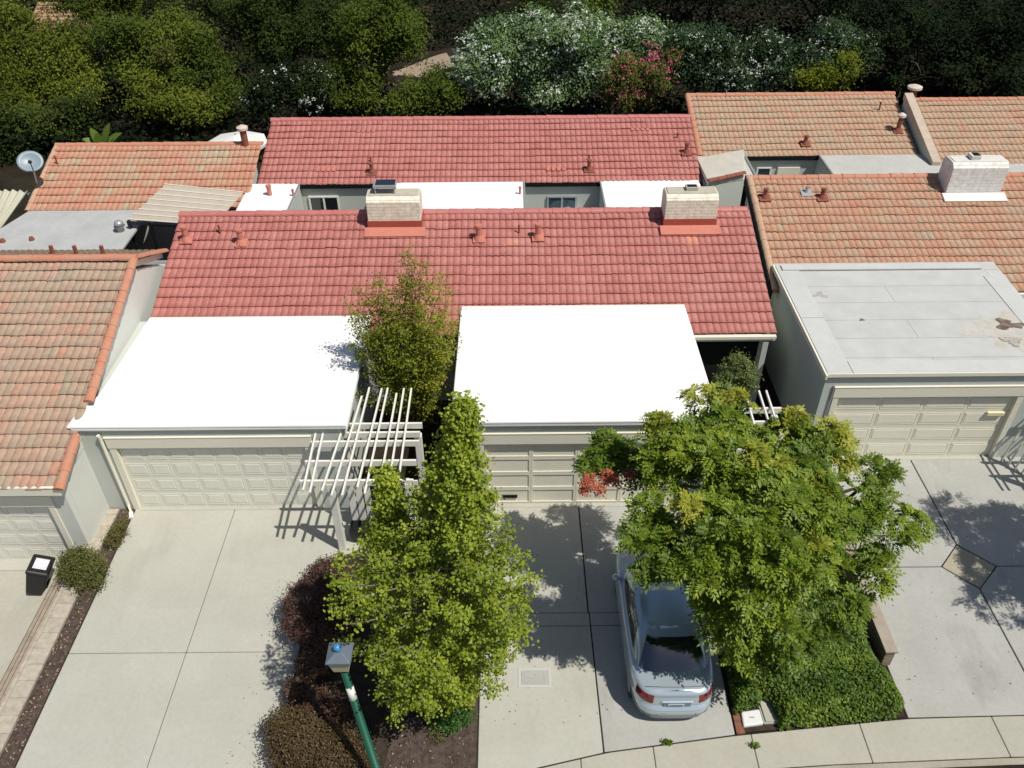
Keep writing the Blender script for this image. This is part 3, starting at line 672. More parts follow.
# raised party wall at the left end of the rear flat roof
P_ = [tuple(at(697, 158, z=3.3)[:2]), tuple(at(708.5, 182, z=3.3)[:2]), tuple(at(744, 175.5, z=3.3)[:2]), (9.4, 32.25)]
P_ = [P_[0], P_[1], P_[2], P_[3]]
mb = MB(); mb.hexa([(x, y, 3.13) for x, y in P_], [(x, y, 3.3) for x, y in P_]); mb.build('flat_roof', mat('beige_membrane', (.52, .49, .43), .85, .2, noise=(1.6, .8, (.44, .41, .35)), fine=(8, .08)), R2, bevel=.015)
Q_ = [(x+.06, y+.04) for x, y in P_]
mb = MB(); mb.hexa([(x, y, 0) for x, y in Q_], [(x, y, 3.125) for x, y in Q_]); mb.build('party_wall', M['wall'], R2)
mb = MB(); p0, p1 = np.array([*P_[1], 3.33]), np.array([*P_[2], 3.40]); barrels(mb, p0, p1, .10); mb.build('rake_tile', M['rust'], R2)
PRR = (32.3, 3.0, .33)
tr = tile_roof('tile_roof', R2, 7.62, 16.55, 32.3, 3.0, 36.0, .33, TAN, 31)
mb = MB(); barrels(mb, (7.62, 36.0, 4.14), (16.55, 36.0, 4.14), .13); mb.build('ridge_cap', ORANGE_RIDGE, tr)
mb = MB(); barrels(mb, (7.70, 32.35, 2.97), (7.66, 36.0, 4.15), .12); mb.build('rake_tile', ORANGE_RIDGE, tr)
mb = MB(); mb.box(7.7, 16.5, 32.22, 32.29, 2.82, 2.985); mb.build('fascia', M['dark'], tr)
PR4 = (31.35, 3.0, .33)
tr = tile_roof('tile_roof', R2, 16.95, 27.2, 31.3, 2.99, 35.13, .33, TAN, 33)
mb = MB(); barrels(mb, (16.9, 35.13, 4.18), (27.2, 35.13, 4.18), .13); mb.build('ridge_cap', ORANGE_RIDGE, tr)
mb = MB(); mb.prism_x(16.62, 16.98, [(31.2, 2.95), (31.2, 3.16), (35.2, 4.48), (35.2, 4.2)]); mb.build('parapet_cap', mat('pale_parapet', (.50, .42, .34), .85, .2, noise=(3, .8, (.42, .34, .27))), tr, bevel=.02)
mb = MB(); mb.prism_x(16.66, 16.90, [(31.25, 0), (31.25, 2.94), (35.15, 4.22), (35.15, 0)]); mb.build('party_wall', M['wall'], R2)
c3, k3 = chimney(R2, 945, 1000, 194, PRF, .95, .85, (M['brick_white'], M['brick_white_top']), flash='white_paint', band=None)
mb = MB(); x0, x1, y0, y1, zt = k3; cx = (x0+x1)/2
mb.box(cx-.30, cx+.02, y0+.25, y0+.6, zt, zt+.14); mb.build('flue', M['brick_white_top'], c3, bevel=.01)
mb = MB(); mb.box(cx-.22, cx-.0, y0+.29, y0+.56, zt+.141, zt+.15); mb.build('flue_opening', M['dark'], c3)
for px, py, h, r in ((764.5, 198, .36, .07), (822, 198, .36, .075)): vent_pipe(R2, px, py, PRF, h, r, 'rust')
vent_pipe(R2, 806, 193, PRF, .25, .04, 'metal')
vent_pipe(R2, 805, 144, PRR, .36, .075, 'rust'); vent_pipe(R2, 879, 110, PRR, .35, .035, 'rust', False)
vent_pipe(R2, 897.5, 131, PRR, .62, .09, 'rust', True, 'pale_cap', .17)
vent_pipe(R2, 911, 101, PRR, .55, .15, 'rust', False, 'pale_cap', .30)
trim_frame(R2, 8.95, 13.87, 17.75, -.02, 2.33, .16)
gd = garage_door(R2, 8.96, 13.86, 17.835, .0, 2.32, 4, 4, 'raised', M['door'])
p = at(994, 412, y=17.86); mb = MB(); mb.box(p[0]-.24, p[0]+.24, 17.74, 17.82, p[2]-.05, p[2]+.07)
mb.build('lamp_bar', mat('cream_lamp_bar', (.72, .66, .42), .5, .4), gd, bevel=.012)
mb = MB(); mb.box(8.96, 13.86, 17.66, 17.83, -.01, .012); mb.build('door_sill', M['concrete'], R2)
a = at(757, 167, y=32.33); b = at(772, 167, y=32.33)
window(R2, a[0], b[0], 1.5, a[2], 32.35, 1, M['white_paint'], M['glass_blue'])
a = at(778, 167, y=32.33); b = at(800, 167, y=32.33); mb = MB(); mb.box(a[0], b[0], 32.28, 32.345, .1, a[2]); mb.build('atrium_door', M['trim'], R2, bevel=.01)
mb = MB(); mb.tube([(8.73, 17.72, 2.75), (8.72, 17.72, .1)], .018, 8); mb.build('downpipe', M['metal'], R2)

# ------------------------------------------------------------------ left duplex, lower lot
R3 = thing('duplex_house', 'left-hand attached house with pinkish brown tiles and a pale side wall', 'house', (-15, 20, -.5))
GZ = -.5
wl = MB()
garage_walls(wl, -18.5, -11.08, 14.6, 21.2, GZ-.1, 2.30, -16.5, -11.62, GZ+2.14)
wl.prism_x(-28.8, -11.06, [(14.81, 2.305), (21.3, 4.42), (23.0, 3.62), (24.3, 2.6), (24.3, GZ), (21.2, GZ), (21.2, 2.305)])
wl.prism_x(-17.5, -10.25, [(28.6, -.3), (28.6, 2.55), (32.1, 3.72), (32.1, -.3)])
wl.box(-17.5, -17.3, 24.3, 28.5, -.3, 2.7)
wl.build('wall', M['wall_pale'], R3)
PL = (14.39, 2.5, .33)
tr = tile_roof('tile_roof', R3, -28.8, -10.98, 14.39, 2.46, 21.38, .33, PINKTAN, 41)
mb = MB(); barrels(mb, (-28.8, 21.4, 4.77), (-10.86, 21.4, 4.77), .14); mb.build('ridge_cap', ORANGE_RIDGE, tr)
mb = MB(); barrels(mb, (-10.97, 14.36, 2.44), (-10.97, 15.75, 2.90), .13); mb.build('rake_tile', ORANGE_RIDGE, tr)
mb = MB(); barrels(mb, (-10.93, 16.75, 3.22), (-10.93, 21.35, 4.75), .13); mb.build('rake_tile', ORANGE_RIDGE, tr)
mb = MB(); mb.prism_x(-11.055, -11.02, [(14.45, 2.12), (14.45, 2.36), (21.4, 4.66), (23.4, 3.80), (23.4, 3.62), (21.4, 4.46)]); mb.build('barge_board', M['trim'], tr)
trb = tile_roof('back_roof', R3, -28.8, -10.98, 23.4, 3.93, 21.42, .43, TAN, 42)
mb = MB(); barrels(mb, (-10.92, 21.45, 4.74), (-10.90, 23.4, 3.86), .12); mb.build('rake_tile', ORANGE_RIDGE, trb)
mb = MB(); mb.box(-28.8, -11.0, 14.38, 14.45, 2.2, 2.47); mb.box(-28.8, -11.1, 14.42, 14.599, 2.15, 2.25); mb.build('fascia', M['trim'], tr, bevel=.008)
for px in (50.5, 74, 101):
    d = at(px, 246.5, y=22.6); mb = MB(); mb.tube([d+[0, 0, -.3], d+[0, 0, .02]], .06, 10); mb.build('vent_pipe', M['rust'], R3)
PLF = 2.72
mb = MB(); mb.slab([(-19.5, 23.2), (-13.4, 23.2), (-13.4, 28.6), (-17.9, 28.6)], PLF-.1, PLF)
fr = mb.build('flat_roof', mat('worn_grey_membrane', (.43, .44, .43), .8, .3, noise=(.9, .8, (.36, .37, .365)), fine=(6, .08), stain=[((.6, 2.5, 1), .60, (.50, .51, .50), .6), ((1.5, 1.5, 1), .66, (.27, .22, .18), .5)]), R3, bevel=.02)
mb = MB(); mb.box(-13.39, -10.9, 23.2, 24.6, PLF-.12, PLF-.02); mb.build('flat_roof', M['grey_roof'], R3)
mb = MB(); mb.box(-13.4, -10.3, 24.6, 24.72, PLF-.2, PLF+.06); mb.build('beam', M['metal'], R3, bevel=.01)
mb = MB(); mb.box(-13.3, -10.6, 24.9, 28.4, -.3, .05); mb.build('atrium_floor', M['dark'], R3)  # near-black floor: shade under the awning put into its colour
tr = tile_roof('tile_roof', R3, -17.95, -9.82, 28.55, 2.75, 32.0, .33, TERRA, 43, patch=(-11.6, 3.6, .82, .75))
mb = MB(); barrels(mb, (-17.95, 32.0, 3.80), (-9.80, 32.0, 3.80), .13); mb.build('ridge_cap', ORANGE_RIDGE, tr)
mb = MB(); barrels(mb, (-17.97, 28.55, 2.71), (-17.93, 32.0, 3.82), .10); mb.build('rake_tile', TAN_RIDGE, tr)
vent_pipe(R3, 57.5, 164, (28.55, 2.75, .33), .34, .03, 'rust', False)
vent_pipe(R3, 245.5, 144, (28.55, 2.75, .33), .62, .13, 'rust', False, 'pale_cap', .22)
p = at(121, 231, z=PLF); mb = MB(); mb.tube([p, p+[0, 0, .18], p+[0, 0, .2]], [.13, .13, .2], 12); mb.ball(p+[0, 0, .3], .17, 10, 6, .7); mb.build('roof_vent', M['metal'], R3, smooth=True)
for px, py in ((32, 240), (3, 242)):
    p = at(px, py, z=PLF); mb = MB(); mb.tube([p, p+[0, 0, .12]], [.10, .07], 8); mb.build('roof_vent', M['rust'], R3)
# striped awning over the atrium
aw = [at(165, 185, z=3.75), at(243, 193, z=3.45), at(213, 226, z=2.95), at(128, 220, z=3.05)]
def striped_sheet(corners, n, amp, thick=.03):
    A, B, Cc, D = [np.array(c, float) for c in corners]; mb = MB(); rows = []
    m_ = n*6
    for i in range(m_+1):
        t = i/m_; l = A*(1-t)+D*t; r = B*(1-t)+Cc*t; h = amp*(.5+.5*math.cos(2*math.pi*i/6)); rows.append((l+[0, 0, h], r+[0, 0, h]))
    vs = [p for r_ in rows for p in r_]+[p-np.array([0, 0, thick]) for r_ in rows for p in r_]; b = 2*len(rows)
    fs = []
    for i in range(m_):
        fs += [(2*i, 2*i+1, 2*i+3, 2*i+2), (b+2*i, b+2*i+2, b+2*i+3, b+2*i+1), (2*i, 2*i+2, b+2*i+2, b+2*i), (2*i+1, b+2*i+1, b+2*i+3, 2*i+3)]
    fs += [(0, b, b+1, 1), (2*m_, 2*m_+1, b+2*m_+1, b+2*m_)]
    mb.add(vs, fs); return mb
AWN = thing('awning', 'ribbed beige awning sheet sloping over the dark gap beside the red ridge', 'awning', tuple(at(180, 225, z=2.5)))
striped_sheet(aw, 7, .03).build('sheet', mat('beige_ribbed_sheet', (.46, .405, .33), .6, .3, noise=(2, .7, (.41, .355, .285)), fine=(8, .06)), AWN)
mb = MB()
for i in range(8):
    t = i/7; l = aw[0]*(1-t)+aw[3]*t; r = aw[1]*(1-t)+aw[2]*t; mb.beam(l+[0, 0, .04], r+[0, 0, .04], .035, .02)
mb.build('rib', M['white_paint'], AWN)
for c in (aw[3], aw[2], aw[3]*.75+aw[2]*.25):
    mb = MB(); mb.beam(c+[0, 0, -.03], (c[0], c[1], -.3), .1, .1); mb.build('post', M['black'], AWN)
mb = MB(); mb.beam(aw[3]+[0, 0, -.1], aw[2]+[0, 0, -.1], .08, .1); mb.build('beam', M['black'], AWN)
PC = thing('patio_cover', 'corrugated pale yellow patio cover at the left edge below the satellite dish', 'patio cover', tuple(at(5, 230, z=0)))
cc = [at(-55, 190, z=3.0), at(-60, 262, z=2.6), at(1, 231, z=2.6), at(29, 192, z=3.0)]
striped_sheet([cc[0], cc[1], cc[2], cc[3]], 11, .10).build('sheet', mat('corrugated_sheet', (.50, .49, .38), .6, .3, noise=(1, .7, (.42, .41, .32)), fine=(8, .06)), PC)
for c in (cc[2], cc[3], cc[1]):
    mb = MB(); mb.beam(c+[0, 0, -.04], (c[0], c[1], -.4), .1, .1); mb.build('post', M['trim'], PC)
trim_frame(R3, -16.5, -11.62, 14.6, GZ-.02, GZ+2.13, .16)
garage_door(R3, -16.49, -11.63, 14.685, GZ, GZ+2.12, 8, 4, 'raised', M['door_grey'])
mb = MB(); mb.box(-16.7, -11.4, 14.3, 14.73, GZ-.02, GZ+.018); mb.build('door_sill', M['concrete'], R3)

# satellite dish
DI = thing('satellite_dish', 'white round satellite dish on an arm at the left rake of the rear roof', 'satellite dish', tuple(at(36, 180, y=29.6)))
dc = at(30, 161, y=29.5); look = np.array([.35, -.62, .70]); look /= np.linalg.norm(look)
e1 = np.cross(look, [0, 0, 1.0]); e1 /= np.linalg.norm(e1); e2 = np.cross(e1, look)
vs = [dc-look*.10]; fs = []; nr_, ns_ = 4, 24
for i in range(1, nr_+1):
    rr = i/nr_
    for k in range(ns_):
        t = 2*math.pi*k/ns_; vs.append(dc+e1*.44*rr*math.cos(t)+e2*.40*rr*math.sin(t)+look*(.10*rr*rr-.10))
for k in range(ns_): fs.append((0, 1+k, 1+(k+1) % ns_))
for i in range(nr_-1):
    for k in range(ns_): fs.append((1+i*ns_+k, 1+(i+1)*ns_+k, 1+(i+1)*ns_+(k+1) % ns_, 1+i*ns_+(k+1) % ns_))
mb = MB(); mb.add(vs, fs); o = mb.build('reflector', mat('dish_grey', (.22, .28, .32), .4, .4), DI, smooth=True)
sd = o.modifiers.new('thick', 'SOLIDIFY'); sd.thickness = .03
mb = MB(); mb.tube([dc-look*.12, dc-look*.22+[0, 0, -.25], at(37, 183, y=29.7)], .035, 8); mb.build('mast', M['metal'], DI)
mb = MB(); mb.tube([dc-e2*.38, dc-e2*.30+look*.48], .018, 6); mb.ball(dc-e2*.26+look*.5, .07); mb.build('feed_arm', M['black'], DI)

# umbrella in the middle atrium, canopy behind the left rear roof
def parasol(name, label, c, r, z, m, n=8, drop=.28):
    T_ = thing(name, label, 'parasol', (c[0], c[1], 0)); mb = MB(); vs = [(c[0], c[1], z+drop)]; fs = []
    for k in range(n):
        t = 2*math.pi*k/n; vs.append((c[0]+r*math.cos(t), c[1]+r*math.sin(t), z)); vs.append((c[0]+r*math.cos(t), c[1]+r*math.sin(t), z-.12))
    for k in range(n):
        a, b = 1+2*k, 1+2*((k+1) % n); fs += [(0, a, b), (a, a+1, b+1, b)]
    mb.add(vs, fs); o = mb.build('canopy', m, T_); s_ = o.modifiers.new('thick', 'SOLIDIFY'); s_.thickness = .012
    mb = MB(); mb.tube([(c[0], c[1], 0), (c[0], c[1], z+drop+.06)], .03, 8); mb.build('pole', M['metal'], T_); return T_
p = at(568, 208, z=2.0); parasol('parasol', 'pale blue parasol top peeping above the red ridge in the middle atrium', (p[0], p[1]), .75, 1.72, mat('pale_blue_cloth', (.52, .63, .72), .85, .2))
p = at(236, 138, z=2.75); parasol('parasol', 'white parasol top showing behind the capped pipe on the left rear ridge', (p[0], p[1]), 1.35, 2.55, mat('white_cloth', (.66, .66, .63), .85, .2), drop=.35)

# ------------------------------------------------------------------ foliage
def snoise(P, f, seed):
    r = np.random.default_rng(seed); s = np.zeros(len(P))
    for i in range(6):
        k = r.normal(0, 1, 3); k *= f*(1+.5*i)/np.linalg.norm(k); s += np.sin(P@k+r.uniform(0, 6.28))/(1+.4*i)
    return s/2.6

def clumps(lobes, n, seed, inner=.62, topbias=.25, rough=.22, holes=None):
    """clump centres spread through the outer half of each ellipsoid lobe"""
    rng = np.random.default_rng(seed); out = []; nrm = []
    vol = np.array([(l[1][0]*l[1][1]*l[1][2])**(2/3) for l in lobes]); vol /= vol.sum()
    for (c, r), f in zip(lobes, vol):
        k = max(6, int(n*f)); d = rng.normal(0, 1, (k, 3)); d[:, 2] += topbias; d /= np.linalg.norm(d, axis=1)[:, None]
        rad = inner+(1-inner)*rng.random(k)**.55
        rad *= 1+rough*snoise(d*2.2+np.array(c)*.7, 1.6, seed+3)
        out.append(np.array(c)+d*rad[:, None]*np.array(r)); nrm.append(d)
    P, D = np.concatenate(out), np.concatenate(nrm)
    if holes is not None:
        keep = snoise(P, holes[0], seed+41) > holes[1]; P, D = P[keep], D[keep]
    return P, D

def crown(name, parent, lobes, n_clump, per, sig, size, m, seed, inner=.62, flat=.75, up_jit=.6, aspect=.55, holes=None, rough=.22, topbias=.25, tfreq=2.0):
    rng = np.random.default_rng(seed+99)
    Cn, D = clumps(lobes, n_clump, seed, inner, topbias, rough, holes); k = len(Cn)
    ct = rng.beta(2.2, 2.2, k)
    cnt = rng.integers(max(2, int(per*.5)), int(per*1.5)+1, k); idx = np.repeat(np.arange(k), cnt)
    sc_ = (rng.uniform(.6, 1.35, k)*sig)[idx]
    P = Cn[idx]+rng.normal(0, 1, (len(idx), 3))*sc_[:, None]*np.array([1, 1, flat])
    N = D[idx]*.45+np.array([.12, -.15, .75])
    lf = np.clip(.5+.55*snoise(Cn, tfreq, seed+71), 0, 1)
    T = (.40*lf+.28*ct)[idx]+.32*rng.random(len(idx))
    T = np.clip(T, 0, .97)
    return leaves(name, P, N, size, m, parent, T, up_jit, aspect)

def trunk(parent, base, top, lobes, r, m='bark', nl=8, seed=0, name='trunk'):
    rng = random.Random(seed); base = np.array(base, float); top = np.array(top, float); mb = MB()
    pts = [base+(top-base)*t+np.array([.12*math.sin(3*t+seed)*r*4, .1*math.cos(4*t)*r*4-.1*r*4, 0])*t for t in np.linspace(0, 1, 7)]
    mb.tube(pts, [r*(1.25-.85*t) if i else r*1.5 for i, t in enumerate(np.linspace(0, 1, 7))], 9)
    for i in range(nl):
        c, rr = lobes[i % len(lobes)]; t = rng.uniform(.3, .9); s_ = base+(top-base)*t
        e = np.array(c)+np.array([rng.uniform(-.6, .6)*rr[0], rng.uniform(-.6, .6)*rr[1], rng.uniform(-.2, .75)*rr[2]])
        mid = (s_+e)/2+np.array([rng.uniform(-.15, .15), rng.uniform(-.15, .15), .12*np.linalg.norm(e-s_)])
        mb.tube([s_, s_*.5+mid*.5+[0, 0, .03], mid, (mid+e)/2+[0, 0, .03], e], [r*.5, r*.42, r*.33, r*.2, r*.08], 6)
    return mb.build(name, M[m], parent, smooth=True)

def lobe(px, py, rpx, rpy=None, y=None, z=None, dr=None):
    c = at(px, py, y=y, z=z); k = depth(c)/F; rx = rpx*k; rz = (rpy or rpx)*k
    return (c, (rx, dr if dr else (rx+rz)/2, rz))

def sprays(crown_name, limb_name, parent, branches, spacing, sig, per, size, m, seed, start=.35, bark='bark', r0=.03, aspect=.85, up_jit=.55, lean=(.12, -.15, .75)):
    """leafy sprays set along curved branches (root, control point, tip); the branches become one limb mesh"""
    rng = np.random.default_rng(seed); C_ = []; D_ = []; mb = MB()
    for a, b, c in branches:
        a, b, c = (np.array(q, float) for q in (a, b, c)); L = np.linalg.norm(c-a); n = max(3, int(L*(1-start)/spacing))
        for t in np.linspace(start, 1, n):
            p_ = a*(1-t)**2+2*b*t*(1-t)+c*t*t; d = c-a; d = d/np.linalg.norm(d)
            off = rng.normal(0, 1, 3)*sig*(1.5-.9*t); C_.append(p_+off); D_.append(d*.5+off/(np.linalg.norm(off)+1e-6))
        mb.tube([a, a*.49+b*.42+c*.09, a*.16+b*.48+c*.36, c], [r0*L**.5, r0*.75*L**.5, r0*.45*L**.5, .005], 5)
    mb.build(limb_name, M[bark], parent, smooth=True)
    C_ = np.array(C_); D_ = np.array(D_); k = len(C_); ct = rng.beta(2, 2, k); lf = np.clip(.5+.55*snoise(C_, 2.4, seed+3), 0, 1)
    cnt = rng.integers(max(2, int(per*.5)), int(per*1.5)+1, k); idx = np.repeat(np.arange(k), cnt)
    P = C_[idx]+rng.normal(0, 1, (len(idx), 3))*(rng.uniform(.7, 1.25, k)*sig)[idx][:, None]*np.array([1, 1, .8])
    T = np.clip((.35*lf+.35*ct)[idx]+.30*rng.random(len(idx)), 0, .97)
    return leaves(crown_name, P, D_[idx]*.45+np.array(lean), size, m, parent, T, up_jit, aspect)

def cone_branches(base, top, env, n, seed, rise=.55, z0=.12):
    """branches leaving a leaning axis and ending on an uneven envelope: env = list of (height share, radius)"""
    rng = np.random.default_rng(seed); base = np.array(base, float); top = np.array(top, float); out = []
    hs, rs = [e[0] for e in env], [e[1] for e in env]
    for i in range(n):
        h = z0+(1-z0)*rng.random()**.85; R_ = np.interp(h, hs, rs); az = rng.uniform(0, 2*math.pi)
        R_ *= (1+.16*math.sin(3*az+5*h)+.12*math.sin(5*az-9*h+2))*rng.choice([rng.uniform(.35, .75), rng.uniform(.8, 1.08), rng.uniform(.8, 1.08)])
        tip = base+(top-base)*h+np.array([math.cos(az)*R_, math.sin(az)*R_, 0])
        hr = max(.03, h-rise*R_/np.linalg.norm(top-base)); root = base+(top-base)*hr
        out.append((root, root*.5+tip*.5+np.array([0, 0, -.12*R_]), tip))
    return out

GINKGO = leaf_mat('bright_leaf', (.085, .135, .012), (.25, .33, .030), (.43, .50, .055), (.54, .57, .10), .42)
PIST = leaf_mat('pinnate_leaf', (.030, .062, .010), (.125, .200, .019), (.31, .39, .036), (.47, .47, .06), .36)
MIDL = leaf_mat('olive_leaf', (.070, .095, .012), (.21, .25, .024), (.40, .40, .042), (.46, .43, .06), .42)
HEDGE = leaf_mat('hedge_leaf', (.022, .050, .010), (.085, .155, .020), (.20, .285, .038), (.27, .34, .05), .28)
PURPLE = leaf_mat('purple_leaf', (.030, .022, .014), (.095, .042, .034), (.135, .085, .040), (.27, .075, .090), .2)
OLIVE = leaf_mat('weathered_leaf', (.045, .055, .014), (.100, .110, .026), (.16, .16, .040), (.22, .18, .06), .22)

# bright green tree in the bed between the driveways
G_ = thing('street_tree', 'bright yellow-green tree with a pointed crown behind the green lamp post', 'tree', (-1.85, 9.75, 0))
g0_, g1_ = np.array([-1.85, 9.75, 0]), at(464, 404, z=8.5)
env = [(0, .4), (.14, .85), (.24, 1.25), (.34, 1.52), (.46, 1.56), (.57, 1.38), (.66, 1.10), (.76, .70), (.86, .36), (.94, .16), (1.0, .02)]
br = cone_branches(g0_, g1_, env, 560, 12, rise=.45, z0=.19)
sb, stp = at(392, 590, z=3.6), at(386, 474, z=6.6)                    # second leader on the left
br += cone_branches(sb, stp, [(0, .5), (.3, .52), (.6, .36), (1, .06)], 110, 13, rise=.4, z0=.1)
for px, py, z in ((532, 590, 3.8), (527, 640, 2.9), (520, 560, 4.3), (512, 662, 2.4), (432, 520, 5.6), (415, 535, 5.4), (425, 505, 5.7), (405, 550, 5.3), (445, 540, 5.6), (410, 515, 5.8), (335, 585, 5.0), (333, 612, 4.6), (340, 565, 5.2), (350, 600, 5.2), (345, 625, 4.4), (430, 716, 1.9), (470, 700, 1.7), (345, 650, 2.9), (400, 705, 1.9), (500, 690, 1.9)):
    e = at(px, py, z=z); rt_ = g0_+(g1_-g0_)*max(.05, (e[2]-.9)/8); br.append((rt_, rt_*.5+e*.5+[0, 0, -.05], e)); br.append((rt_, rt_*.5+e*.5+[.05, 0, .1], e+np.array([-.1, .15, .12])))
sprays('crown', 'limb', G_, br, .145, .070, 25, .064, GINKGO, 101, start=.42, bark='bark_pale', r0=.022)
mb = MB(); mb.tube([g0_*.75+g1_*.25, sb, stp], [.06, .045, .01], 7); mb.tube([g0_, g0_*.7+g1_*.3+[.05, 0, 0], g0_*.4+g1_*.6, g0_*.03+g1_*.97], [.14, .10, .055, .012], 9); mb.build('trunk', M['bark_pale'], G_, smooth=True)

# big tree with feathery leaves over the car
def fronds(name, parent, lobes, n, seed, m, L=.34, leaflets=9, lw=.036, ll=.105, inner=.6, rough=.25, holes=None):
    rng = np.random.default_rng(seed); Cn, D = clumps(lobes, n//9, seed, inner, .35, rough, holes); k = len(Cn)
    idx = np.repeat(np.arange(k), 9); nf = len(idx)
    base = Cn[idx]+rng.normal(0, .035, (nf, 3)); ct = (.5*rng.beta(2, 2, k)+.5*np.clip(.5+.6*snoise(Cn, 1.5, seed+8), 0, 1))[idx]
    up_ = D*.6+np.array([0, 0, .6]); up_ /= np.linalg.norm(up_, axis=1)[:, None]; U = up_[idx]
    rv = rng.normal(0, 1, (nf, 3)); dirv = rv-U*np.sum(rv*U, axis=1)[:, None]; dirv /= np.linalg.norm(dirv, axis=1)[:, None]; dirv = dirv+U*rng.uniform(.05, .9, nf)[:, None]; dirv /= np.linalg.norm(dirv, axis=1)[:, None]
    upv = np.array([.15, -.15, 1.0])+rng.normal(0, .25, (nf, 3))+D[idx]*.25
    side = np.cross(dirv, upv); side /= np.linalg.norm(side, axis=1)[:, None]+1e-9; nrm = np.cross(side, dirv)
    Ls = L*rng.uniform(.7, 1.3, nf); V = []; T = []
    for i in range(leaflets):
        j = (i+1)//2; t = .2+.8*j/((leaflets+1)//2); sgn = 0 if i == 0 else (1 if i % 2 else -1)
        if i == 0: t = 1.0
        p = base+dirv*(Ls*t)[:, None]-np.array([0, 0, 1.0])*(Ls*t*t*.35)[:, None]
        ax = dirv*.55+side*sgn*.9 if sgn else dirv; ax = ax/np.linalg.norm(ax, axis=1)[:, None]-np.array([0, 0, .18])
        w_ = np.cross(nrm, ax); w_ /= np.linalg.norm(w_, axis=1)[:, None]+1e-9
        l_ = (ll*rng.uniform(.75, 1.2, nf))[:, None]
        a = p; c = p+ax*l_; mdl = p+ax*l_*.45+nrm*.006
        V.append(np.stack([a, mdl+w_*lw*.6, c, mdl-w_*lw*.6], 1)); T.append(np.clip(.6*ct+.4*rng.random(nf), 0, .97))
    V = np.stack(V, 1).reshape(-1, 3); T = np.stack(T, 1).reshape(-1)
    return quads(name, V, np.arange(len(V)).reshape(-1, 4), m, parent, np.repeat(T, 4))
P_T = thing('shade_tree', 'large spreading tree with feathery dark green leaves over the silver car', 'tree', (6.2, 12.3, 0))
pl = [(712, 412, 30, 22, 5.3), (672, 436, 18, 15, 5.2), (728, 452, 40, 24, 5.4), (788, 434, 22, 14, 5.1), (830, 452, 28, 20, 5.1), (672, 478, 19, 17, 4.8),
      (694, 508, 34, 24, 5.0), (780, 496, 48, 26, 5.5), (858, 505, 34, 22, 4.7), (893, 527, 24, 19, 4.2), (648, 530, 17, 14, 4.6), (704, 556, 34, 20, 4.7),
      (785, 556, 42, 22, 4.9), (846, 566, 28, 20, 4.1), (742, 596, 26, 15, 3.8), (790, 608, 30, 18, 3.5), (742, 530, 40, 20, 5.2), (872, 570, 16, 18, 3.5),
      (684, 570, 12, 8, 4.2), (748, 632, 14, 10, 2.7), (876, 468, 16, 6, 4.4), (874, 486, 8, 5, 4.2), (800, 468, 26, 14, 5.3), (750, 480, 24, 14, 5.5), (668, 548, 16, 10, 4.3)]
pl += [(748, 650, 20, 12, 2.0), (775, 625, 26, 14, 2.8), (818, 628, 18, 12, 2.6), (846, 600, 16, 14, 3.1), (712, 588, 15, 11, 3.7), (726, 628, 16, 12, 2.9), (792, 640, 22, 12, 2.4), (760, 610, 24, 14, 3.2), (660, 428, 14, 10, 5.3), (655, 462, 12, 10, 5.0), (684, 450, 18, 13, 5.2), (700, 476, 16, 12, 5.1), (640, 546, 14, 10, 4.6), (655, 566, 12, 8, 4.4),
       (722, 612, 18, 12, 3.4), (765, 636, 20, 12, 2.5), (820, 520, 26, 16, 5.2), (815, 600, 20, 14, 3.4), (655, 505, 14, 12, 4.8), (760, 580, 30, 15, 4.4)]
pl = [lobe(a, b, c+1, d+1, z=e) for a, b, c, d, e in pl]
fronds('crown', P_T, pl, 13500, 202, PIST, L=.27, inner=.45, rough=.50, holes=(2.0, -.24), ll=.10, lw=.038)
trunk(P_T, (6.2, 12.3, 0), (5.9, 12.7, 3.4), pl, .16, 'bark', 22, 5)
LIME = leaf_mat('new_leaf', (.15, .19, .02), (.30, .34, .035), (.44, .42, .06), (.45, .27, .07), .34)
nl_ = [lobe(a, b, c, d, z=e) for a, b, c, d, e in ((702, 394, 16, 6, 5.6), (735, 402, 14, 6, 5.7), (796, 420, 14, 6, 5.4), (830, 434, 18, 8, 5.4), (660, 424, 12, 6, 5.5), (755, 456, 8, 8, 5.8), (688, 504, 9, 7, 5.4), (815, 488, 12, 9, 5.7), (845, 455, 12, 8, 5.3), (815, 545, 7, 5, 5.2), (780, 470, 10, 6, 5.7))]
fronds('new_growth', P_T, nl_, 380, 207, LIME, L=.22)
# low branch reaching across the garage with clusters of red pods
pb = [lobe(610, 452, 18, 17, z=4.0), lobe(598, 466, 15, 9, z=3.9), lobe(626, 456, 14, 12, z=3.9), lobe(640, 470, 12, 8, z=3.9)]
fronds('low_branch', P_T, pb, 700, 211, leaf_mat('fresh_leaf', (.03, .065, .010), (.13, .21, .022), (.27, .37, .04), None, .36), L=.24)
c0 = at(640, 478, z=3.9); mb = MB(); mb.tube([np.array([6.0, 12.6, 2.6]), (np.array([6.0, 12.6, 2.6])+c0)/2+[0, 0, .5], c0, at(612, 470, z=3.95)], [.06, .045, .03, .012], 6); mb.build('limb', M['bark'], P_T)
pods = [lobe(589, 482, 8, 9, z=4.0), lobe(608, 478, 9, 8, z=4.0), lobe(600, 490, 6, 6, z=3.9), lobe(630, 475, 7, 6, z=4.0), lobe(584, 488, 5, 7, z=3.95), lobe(618, 484, 4, 5, z=3.95)]
crown('seed_pods', P_T, pods, 210, 9, .045, .050, ramp_mat('red_pod', [(0, (.25, .05, .03)), (.5, (.46, .10, .06)), (1, (.58, .27, .14))], transl=.25), 215, inner=.2, aspect=.8)

